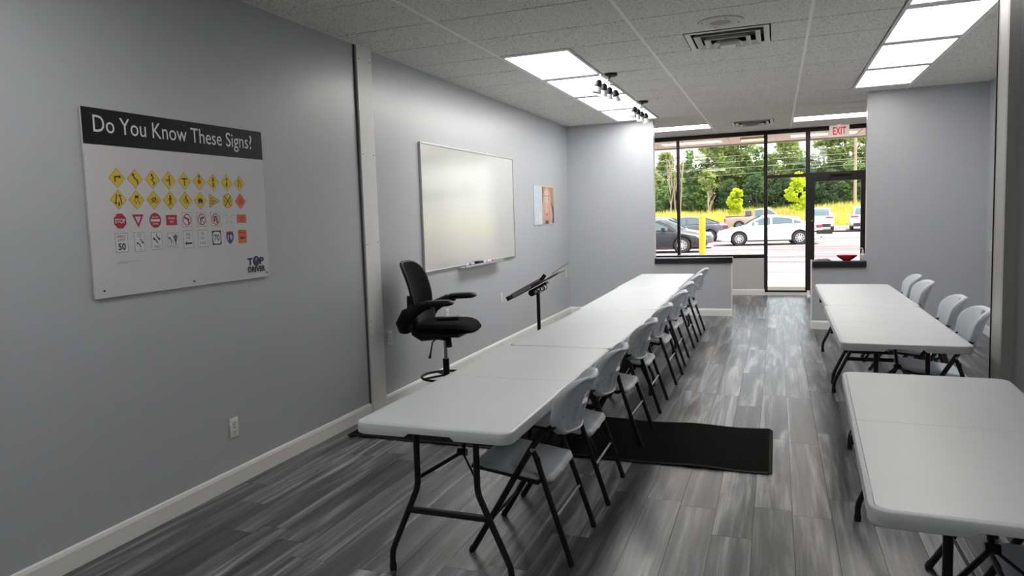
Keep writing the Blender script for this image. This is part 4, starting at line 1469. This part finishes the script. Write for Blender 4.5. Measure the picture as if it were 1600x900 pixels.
def crown_mesh(name, n_cl, per, hgt, rad, z0, leaf, mt, seed, top=1.0):
    r = np.random.default_rng(seed)
    V = []
    cs = []
    while len(cs) < n_cl:
        p = r.uniform(-1, 1, 3)
        d = np.linalg.norm(p)
        if d > 1 or d < .35:
            continue
        t_ = (p[2] + 1) / 2
        k = 1 - .55 * t_ * top
        cs.append((p[0] * rad * k, p[1] * rad * k, z0 + t_ * (hgt - z0)))
    for c in cs:
        sz = rad * r.uniform(.18, .34)
        q_ = r.normal(0, 1, (per, 3))
        q_ /= np.linalg.norm(q_, axis=1)[:, None]
        q_ *= (r.uniform(.3, 1, per) ** .5)[:, None] * sz
        q_[:, 2] *= .7
        P_ = q_ + np.array(c)
        a = r.normal(0, 1, (per, 3)); a /= np.linalg.norm(a, axis=1)[:, None]
        b = r.normal(0, 1, (per, 3)); b = np.cross(a, b); b /= np.linalg.norm(b, axis=1)[:, None]
        l_ = leaf * r.uniform(.6, 1.3, per)[:, None]
        V.append(np.stack([P_ - a * l_, P_ + b * l_ * .6, P_ + a * l_, P_ - b * l_ * .6], 1))
    V = np.concatenate(V)
    n = len(V)
    me = bpy.data.meshes.new(name)
    me.from_pydata(V.reshape(-1, 3).tolist(), [], np.arange(4 * n).reshape(n, 4).tolist())
    me.materials.append(mt)
    return me


def trunk_mesh(hgt, r0_, seed, mt, nb=5, spread=.35):
    rr = random.Random(seed)
    mb = MB()
    pts = [(rr.uniform(-.1, .1) * k, rr.uniform(-.1, .1) * k, hgt * .75 * k / 5) for k in range(6)]
    mb.tube(pts, [r0_ * (1 - .14 * k) for k in range(6)], 8)
    for k in range(nb):
        a = rr.uniform(0, 6.28); b = pts[1 + k % 4]
        L = hgt * rr.uniform(.25, .45)
        e = (b[0] + math.cos(a) * L * spread, b[1] + math.sin(a) * L * spread, b[2] + L)
        m_ = tuple((p + q_) / 2 + rr.uniform(-.15, .15) for p, q_ in zip(b, e))
        mb.tube([b, m_, e], [r0_ * .5, r0_ * .3, r0_ * .08], 6)
    return mb.mesh('trunk', mt, 60)


kinds = []
for k, (ncl, per, hgt, rad, z0, li) in enumerate(((70, 95, 10.5, 3.1, 1.2, 0), (70, 95, 12.0, 3.0, 2.2, 1), (60, 100, 8.5, 3.2, .4, 2), (55, 70, 11.5, 2.6, 3.0, 1), (46, 90, 5.0, 2.4, .1, 0))):
    kinds.append((crown_mesh('crown', ncl, per, hgt, rad, z0, .20, LEAF[li], 20 + k), trunk_mesh(hgt, .17, k, BARK)))
KN = ['broad mid-green tree', 'tall light-green tree', 'dark bushy tree', 'thin airy light tree', 'low green thicket shrub']
PLC = ['at the left edge of the window view', 'behind the black parked car', 'left of the bare tree', 'right of the bare tree', 'behind the yellow bollard', 'behind the tan pickup', 'behind the small bright tree', 'behind the door mullion', 'behind the exit sign', 'behind the utility pole']
row = [(-19, 98, 1, .85), (-15.0, 96, 1, .66), (-13.2, 99, 1, .72), (-10.2, 97, 0, .80), (-7.4, 96, 1, .95), (-4.6, 98, 1, 1.02), (-1.8, 97, 0, .78), (1.0, 99, 1, .90), (3.4, 96, 2, .80), (5.6, 98, 3, .90), (8.0, 97, 3, .95), (10.6, 98, 3, .9), (13.4, 97, 0, .9),
       (-17.2, 93, 4, .9), (-14.2, 92, 4, .8), (-11.4, 93, 4, 1.0), (-8.6, 92.5, 4, .8), (-5.2, 93, 2, .55), (-2.2, 93, 2, .6), (.8, 93, 2, .55), (3.2, 93, 2, .6), (5.9, 92.5, 2, .58), (8.4, 93, 4, 1.1), (11.2, 93, 4, 1.1),
       (-21, 104, 0, .8), (-12.5, 104, 2, .75), (-5.6, 105, 0, 1.0), (2.2, 104, 2, .9), (7.0, 105, 2, .8), (12, 104, 2, .8)] + [(-19.7 + 2.45 * k_, 101 + (k_ % 3) * .6, 2, .62 + .1 * (k_ % 2)) for k_ in range(14)]
row = sorted(row, key=lambda q_: q_[0])
SIDE = ['beyond the left edge of the window', 'far left behind the thicket', 'just inside the left window edge', 'left of the first mullion', 'behind the first mullion', 'just right of the first mullion', 'left of the bare tree', 'beside the bare tree', 'right of the bare tree', 'above the black car nose', 'above the bollard', 'right of the bollard', 'left of the leaning trunk', 'behind the leaning trunk', 'right of the leaning trunk', 'left of the smaller bright tree', 'behind the smaller bright tree', 'above the tan pickup bed', 'above the pickup cab', 'left of the wide mullion', 'behind the wide mullion', 'left of the larger bright tree', 'behind the larger bright tree', 'above the white sedan trunk', 'behind the door stile', 'under the exit sign', 'left of the utility pole', 'behind the utility pole', 'right of the utility pole', 'beyond the right edge of the door']
SIDE = [SIDE[min(len(SIDE) - 1, i_ * len(SIDE) // len(row))] for i_ in range(len(row))]
SIDE = [sd + (', farther back' if row[i_][1] > 100 else '') for i_, sd in enumerate(SIDE)]
for i_ in range(len(row)):
    if SIDE[i_] in SIDE[:i_]:
        SIDE[i_] = SIDE[i_].replace(', farther back', ', half hidden behind the others') if 'farther' in SIDE[i_] else SIDE[i_] + ', second one'
TL_ = [sd + ('' if ',' in sd else ' in the tree line') for sd in SIDE]
for i, (x, y, k, s_) in enumerate(row):
    lb = f'{KN[k]} {TL_[i]}'
    t = thing('tree', lb, 'tree', (x, y, hz(x, y) - .1), random.uniform(0, 6.28), 'trees behind the field')
    t.scale = (s_ * random.uniform(.9, 1.1), s_ * random.uniform(.9, 1.1), s_)
    link('crown', kinds[k][0], t)
    link('trunk', kinds[k][1], t)
for (x, y, k, s_) in ((-4.0, 84.5, 3.3, 'smaller round bright yellow-green young tree above the pickup'), (2.0, 82.5, 4.5, 'larger bright yellow-green young tree seen through the narrow side window')):
    t = thing('young_tree', s_, 'tree', (x, y, hz(x, y) - .1), 0, 'bright young trees on the bank')
    link('crown', crown_mesh('crown', 46, 90, k, k * .34, .15, .10, BRIGHT, int(k * 10), .9), t)
    link('trunk', trunk_mesh(k, .05, 3, BARK), t)
t = thing('bare_tree', 'pale leafless tree rising behind the parked dark cars', 'tree', (-11.3, 91.5, hz(-11.3, 91.5)))
for j in range(3):
    link('trunk', trunk_mesh(9.5 + j * .6, .10, 50 + j, BARKP, 9, .18), t, ((j - 1) * .55, 0, 0))
t = thing('crooked_tree', 'leaning pale trunk tree in front of the dark thicket', 'tree', (-7.4, 90.5, hz(-7.4, 90.5)))
link('trunk', trunk_mesh(5.2, .13, 61, BARKP, 7, .5), t)
link('crown', crown_mesh('crown', 22, 60, 5.6, 1.2, 3.0, .17, LEAF[1], 77), t)

# utility pole and wires
UP = (7.62, 86.0)
t = thing('utility_pole', 'wooden utility pole standing behind the white parked cars', 'utility pole', (UP[0], UP[1], hz(*UP) - .2))
MB().tube([(0, 0, 0), (0, 0, 9.4)], [.16, .12], 12).obj('pole', BARKP, t, smooth=True)
MB().box((-1.1, -.05, 8.55), (1.1, .05, 8.67)).obj('crossarm', BARKP, t)
for xx in (-1.0, -.45, .45, 1.0):
    MB().tube([(xx, 0, 8.67), (xx, 0, 8.85)], .05, 8).obj('insulator', mat('insulator', (.5, .5, .5), .3), t)
WIRE = mat('wire', (.55, .55, .53), .5)
for k, (za, zb, yy) in enumerate(((7.3, 5.8, 85.7), (6.3, 5.5, 85.8), (5.9, 4.6, 86.2), (5.5, 3.6, 85.9), (5.2, 5.3, 86.3))):
    pts = []
    for j in range(25):
        a = j / 24
        x = UP[0] + 20 - 60 * a
        z = za + (zb - za) * a - .8 * 4 * a * (1 - a) * .4 + 1.2
        pts.append((x, yy, z))
    MB().tube(pts, .011, 5).obj('power_line', WIRE, None, label=f'thin overhead power line crossing the trees, {["top", "second", "third", "fourth", "lowest"][k]} of five', category='wire', group='power lines')

# ------------------------------------------------------------------ cars
CG = mat('car_glass', (.10, .16, .17), .06, spec=.8)
TYRE = mat('tyre', (.035, .035, .038), .8)
RIM = mat('rim_silver', (.62, .62, .64), .3, metal=.7)
TAIL = mat('tail_red', (.55, .02, .05), .25)
HEAD = mat('head_lamp', (.65, .68, .72), .12, spec=.8)
TRIM = mat('car_trim', (.04, .04, .045), .5)
PLT = mat('licence_plate', (.6, .62, .66), .4)


def build_car(label, cat, spec, col, loc, rz):
    name = spec['name']
    t = thing(name, label, cat, loc, rz, 'parked vehicles outside')
    body_m = mat('paint_%.2f_%.2f_%.2f' % col, col, .35, spec=.4, coat=.25)
    L, Wd = spec['L'], spec['W']
    top = lambda x: float(np.interp(x, [p[0] for p in spec['top']], [p[1] for p in spec['top']]))
    lowc = lambda x: float(np.interp(x, [p[0] for p in spec['low']], [p[1] for p in spec['low']]))
    rw = spec['rw']
    wx = spec['wheels']
    ra = rw + .055

    def low(x):
        z = lowc(x)
        for xx in wx:
            d = abs(x - xx)
            if d < ra:
                z = max(z, rw + math.sqrt(ra * ra - d * d) * .98)
        return z

    def hw(x):
        k = abs(x) / (L / 2)
        return Wd / 2 * (1 - spec.get('taper', .16) * max(0, (k - .62) / .38) ** 2.2)
    xs = set(np.linspace(-L / 2, L / 2, 60).tolist())
    for xx in wx:
        for k in range(15):
            xs.add(xx - ra * math.cos(math.pi * k / 14))
    xs = sorted(x for x in xs if -L / 2 <= x <= L / 2)
    rows = []
    for x in xs:
        lo_, tp, h_ = low(x), top(x), hw(x)
        lo_ = min(lo_, tp - .08)
        sec = [(0, lo_), (h_ * .90, lo_)]
        for f, kk in ((.04, .975), (.2, .995), (.45, 1.0), (.68, .995), (.86, .965), (.95, .925)):
            sec.append((h_ * kk, lo_ + (tp - lo_) * f))
        sec += [(h_ * .86, tp), (h_ * .5, tp + .018), (0, tp + .026)]
        full = [(x, -a, z) for a, z in sec] + [(x, a, z) for a, z in sec[::-1][1:]]
        rows.append(full)
    mb = MB().grid(rows)
    n = len(rows[0])
    mb.add(rows[0], [tuple(range(n))]); mb.add(rows[-1], [tuple(range(n))[::-1]])
    body = mb.obj('body', body_m, t, smooth=35)
    # cabin
    roof = spec['roof']
    rx = [p[0] for p in roof]; rz_ = [p[1] for p in roof]
    rfz = lambda x: float(np.interp(x, rx, rz_))
    tum = spec.get('tumble', .42)
    bw = lambda x: hw(x) * .90

    def side_y(x, z):
        return bw(x) - max(0, z - top(x)) * tum
    cx = sorted(set(np.linspace(rx[0], rx[-1], 30).tolist() + rx))
    rows = []
    for x in cx:
        tb, rf_ = top(x) - .03, max(rfz(x), top(x) - .02)
        e = min(.06, max(.004, (rf_ - tb) * .3))
        ys = side_y(x, rf_ - e)
        sec = [(bw(x), tb), (side_y(x, (tb + rf_ - e) / 2), (tb + rf_ - e) / 2), (ys, rf_ - e), (ys - e * .6, rf_ - e * .25), (ys - e * 1.6, rf_), (ys * .4, rf_ + .012), (0, rf_ + .015)]
        rows.append([(x, -a, z) for a, z in sec] + [(x, a, z) for a, z in sec[::-1][1:]])
    mb = MB().grid(rows)
    n = len(rows[0])
    mb.add(rows[0], [tuple(range(n))]); mb.add(rows[-1], [tuple(range(n))[::-1]])
    cab = mb.obj('cabin', body_m, t, smooth=35)
    # side windows
    for s in (-1, 1):
        for (x0, x1) in spec['glass']:
            g = []
            for k in range(9):
                x = x0 + (x1 - x0) * k / 8
                zb = top(x) + .035
                zt = max(zb + .004, rfz(x) - .085)
                g.append([(x, s * (side_y(x, zb) + .009), zb), (x, s * (side_y(x, (zb + zt) / 2) + .009), (zb + zt) / 2), (x, s * (side_y(x, zt) + .009), zt)])
            MB().grid(g, flip=s > 0).obj('side_window', CG, cab, fix=False)
        # mirror
        xm = spec['mirror']
        bevel_box((xm - .09, min(s * (hw(xm) - .02), s * (hw(xm) + .16)), top(xm) + .03), (xm + .07, max(s * (hw(xm) - .02), s * (hw(xm) + .16)), top(xm) + .17), .03).obj('mirror', spec.get('mirror_m') or body_m, t, smooth=True)
        for xh in spec.get('handles', []):
            bevel_box((xh - .10, min(s * hw(xh) * .985, s * (hw(xh) + .015)), top(xh) - .17), (xh + .10, max(s * hw(xh) * .985, s * (hw(xh) + .015)), top(xh) - .135), .008).obj('door_handle', CHROME, t)
        xa, xb = wx[0] + ra, wx[1] - ra
        MB().box((xa, min(s * (Wd / 2 - .03), s * (Wd / 2 - .005)), lowc(0) - .01), (xb, max(s * (Wd / 2 - .03), s * (Wd / 2 - .005)), lowc(0) + .05)).obj('sill_trim', TRIM, t)
    for (x0, x1, nm) in spec['screens']:
        g = []
        for k in range(7):
            x = x0 + (x1 - x0) * k / 6
            z = rfz(x)
            ya = max(.05, side_y(x, z) - .10)
            sg = 1 if x1 > x0 else -1
            dz = (rfz(x + .02) - rfz(x - .02)) / .04
            nn = Vector((-dz, 0, 1)).normalized() * .022
            g.append([(x + nn.x, yy, z + nn.z) for yy in (-ya, -ya / 2, 0, ya / 2, ya)])
        MB().grid(g, flip=x1 > x0).obj(nm, CG, cab, fix=False)
    for xx in wx:
        for s in (-1, 1):
            yo = s * (Wd / 2 - .115)
            wh = MB().lathe([(rw * .62, -.10), (rw * .93, -.105), (rw, -.075), (rw, .075), (rw * .93, .105), (rw * .62, .10)], 28, (xx, yo, rw), 'y').obj('tyre', TYRE, t, smooth=50)
            ys = yo + s * .085
            MB().lathe([(rw * .64, 0), (rw * .60, .02 * s), (.0001, .02 * s)] if s > 0 else [(rw * .64, 0), (rw * .60, -.02), (.0001, -.02)], 24, (xx, ys, rw), 'y').obj('hub', TRIM, wh)
            sp = MB()
            nsp = spec.get('spokes', 9)
            for k in range(nsp):
                a = 2 * math.pi * k / nsp
                sp.obox((xx + rw * .34 * math.cos(a), ys + s * .026, rw + rw * .34 * math.sin(a)), (rw * .56, .016, rw * .15), (0, -a, 0))
            sp.lathe([(rw * .63, s * .018), (rw * .63, s * .034), (rw * .55, s * .034), (rw * .55, s * .018)], 28, (xx, ys, rw), 'y')
            sp.lathe([(rw * .14, s * .02), (rw * .14, s * .038), (.0001, s * .038)], 14, (xx, ys, rw), 'y')
            sp.obj('rim', spec.get('rim_m') or RIM, wh, smooth=40)
            MB().lathe([(ra * .99, -.0), (.01, 0)], 24, (xx, yo - s * .12, rw), 'y').obj('wheel_well', RUBBER, t)
    for s in (-1, 1):
        xf = L / 2
        for (x0, x1, y0, y1, z0, z1, mt, nm) in spec['lamps']:
            ya, yb = sorted((s * y0 * Wd / 2, s * y1 * Wd / 2))
            bevel_box((x0, ya, z0), (x1, yb, z1), min(.03, (z1 - z0) * .35, (x1 - x0) * .35)).obj(nm, mt, t, smooth=True)
    for (a, b, mt, nm) in spec.get('boxes', []):
        bevel_box(a, b, .015).obj(nm, mt, t)
    return t


def sedan():
    L = 4.75
    f = L / 2
    return dict(name='sedan_car', L=L, W=1.83, rw=.33, wheels=(-1.36, 1.38), taper=.22,
                top=[(-f, .80), (-f + .06, .93), (-f + .45, 1.0), (-1.5, 1.0), (-.6, .98), (.4, .945), (.95, .92), (1.5, .84), (2.05, .74), (f - .08, .64), (f, .52)],
                low=[(-f, .36), (-f + .3, .24), (-1.0, .20), (1.0, .20), (f - .3, .21), (f, .28)],
                roof=[(-1.95, .98), (-1.45, 1.17), (-.95, 1.35), (-.4, 1.425), (.0, 1.43), (.3, 1.40), (.75, 1.20), (1.20, .90)],
                glass=[(-1.42, -1.10), (-1.04, -.14), (-.05, .78)], mirror=.62, handles=[-.85, .15],
                screens=[(.32, 1.12, 'windshield'), (-1.88, -.98, 'rear_window')],
                lamps=[(f - .52, f - .10, .62, .90, .60, .72, HEAD, 'headlamp'), (-f + .02, -f + .30, .50, .935, .78, .92, TAIL, 'tail_lamp')],
                boxes=[((f - .06, -.45, .36), (f + .01, .45, .52), TRIM, 'grille'), ((-f - .01, -.26, .55), (-f + .04, .26, .68), PLT, 'licence_plate'), ((-f - .005, -.6, .30), (-f + .06, .6, .40), TRIM, 'rear_valance')])


def suv():
    L = 4.6
    f = L / 2
    return dict(name='suv_car', L=L, W=1.86, rw=.36, wheels=(-1.34, 1.34), taper=.14, tumble=.24,
                top=[(-f, .85), (-f + .05, 1.02), (-1.2, 1.06), (.6, 1.03), (1.2, .99), (1.9, .92), (f - .06, .80), (f, .62)],
                low=[(-f, .42), (-f + .3, .30), (-1, .24), (1, .24), (f - .3, .26), (f, .34)],
                roof=[(-f + .06, 1.04), (-f + .32, 1.42), (-f + .55, 1.63), (-.9, 1.68), (.2, 1.67), (.5, 1.60), (1.35, .99)],
                glass=[(-1.80, -1.2), (-1.1, -.2), (-.1, .95)], mirror=.85, handles=[-.75, .2],
                screens=[(.55, 1.28, 'windshield'), (-f + .10, -f + .50, 'rear_window')],
                lamps=[(f - .4, f - .06, .60, .93, .72, .84, HEAD, 'headlamp'), (-f - .012, -f + .22, .42, .965, .93, 1.03, TAIL, 'tail_lamp')],
                boxes=[((f - .05, -.5, .42), (f + .01, .5, .62), TRIM, 'grille'), ((-f - .012, -.27, .62), (-f + .05, .27, .76), PLT, 'licence_plate'), ((-f - .02, -.72, .32), (-f + .08, .72, .52), TRIM, 'rear_bumper')])


def pickup():
    L = 5.75
    f = L / 2
    return dict(name='pickup_truck', L=L, W=1.95, rw=.385, wheels=(-1.72, 1.85), taper=.08, tumble=.26,
                top=[(-f, 1.16), (-.75, 1.17), (-.70, 1.12), (1.15, 1.10), (1.3, 1.09), (2.5, 1.02), (f - .05, .93), (f, .75)],
                low=[(-f, .50), (-f + .4, .42), (0, .36), (f - .4, .36), (f, .44)],
                roof=[(-.72, 1.16), (-.62, 1.45), (-.52, 1.72), (-.2, 1.77), (.45, 1.76), (.68, 1.70), (1.42, 1.08)],
                glass=[(-.50, .08), (.16, 1.08)], mirror=1.0, handles=[.3],
                screens=[(.70, 1.36, 'windshield'), (-.71, -.55, 'rear_window')], spokes=6, rim_m=mat('steel_rim', (.30, .29, .29), .5),
                lamps=[(f - .3, f - .02, .68, .96, .78, .95, HEAD, 'headlamp'), (-f - .01, -f + .10, .84, .985, .78, 1.06, TAIL, 'tail_lamp')],
                boxes=[((-f + .08, -.86, 1.175), (-.78, .86, 1.215), TRIM, 'bed_cover'), ((-f - .12, -.85, .48), (-f + .02, .85, .66), mat('bumper_tan', (.42, .36, .31), .4), 'rear_bumper'), ((-1.25, -.80, 1.21), (-.80, .80, 1.62), mat('tool_box', (.10, .10, .13), .5), 'tool_box')])


Wh = (.80, .80, .82)
# x axis is the car's length, front at +x
build_car('white sedan parked sideways beyond the yellow bollard', 'car', sedan(), Wh, (-.40, 38.9, GZ), math.pi + math.radians(6))
build_car('black sedan at the left edge of the window, nearest parked car', 'car', sedan(), (.022, .022, .028), (-5.15, 33.0, GZ), math.radians(3))
build_car('grey sedan parked just behind the black one, facing right', 'car', sedan(), (.16, .16, .19), (-5.15, 36.4, GZ), math.radians(3))
build_car('dark grey sedan facing left with its tail beside the bollard', 'car', sedan(), (.11, .11, .135), (-4.85, 44.2, GZ), math.pi)
build_car('grey-blue sedan whose roof shows behind the dark grey one', 'car', sedan(), (.22, .23, .27), (-7.2, 48.5, GZ), math.pi)
build_car('tan pickup truck behind the white sedan', 'pickup truck', pickup(), (.42, .33, .27), (-1.1, 64.5, GZ), 0)
build_car('white suv seen from behind through the left of the door glass', 'car', suv(), (.78, .78, .80), (3.05, 60.5, GZ), math.radians(86))
build_car('white suv seen from behind at the right edge of the door glass', 'car', suv(), (.78, .78, .80), (5.95, 60.5, GZ), math.radians(86))
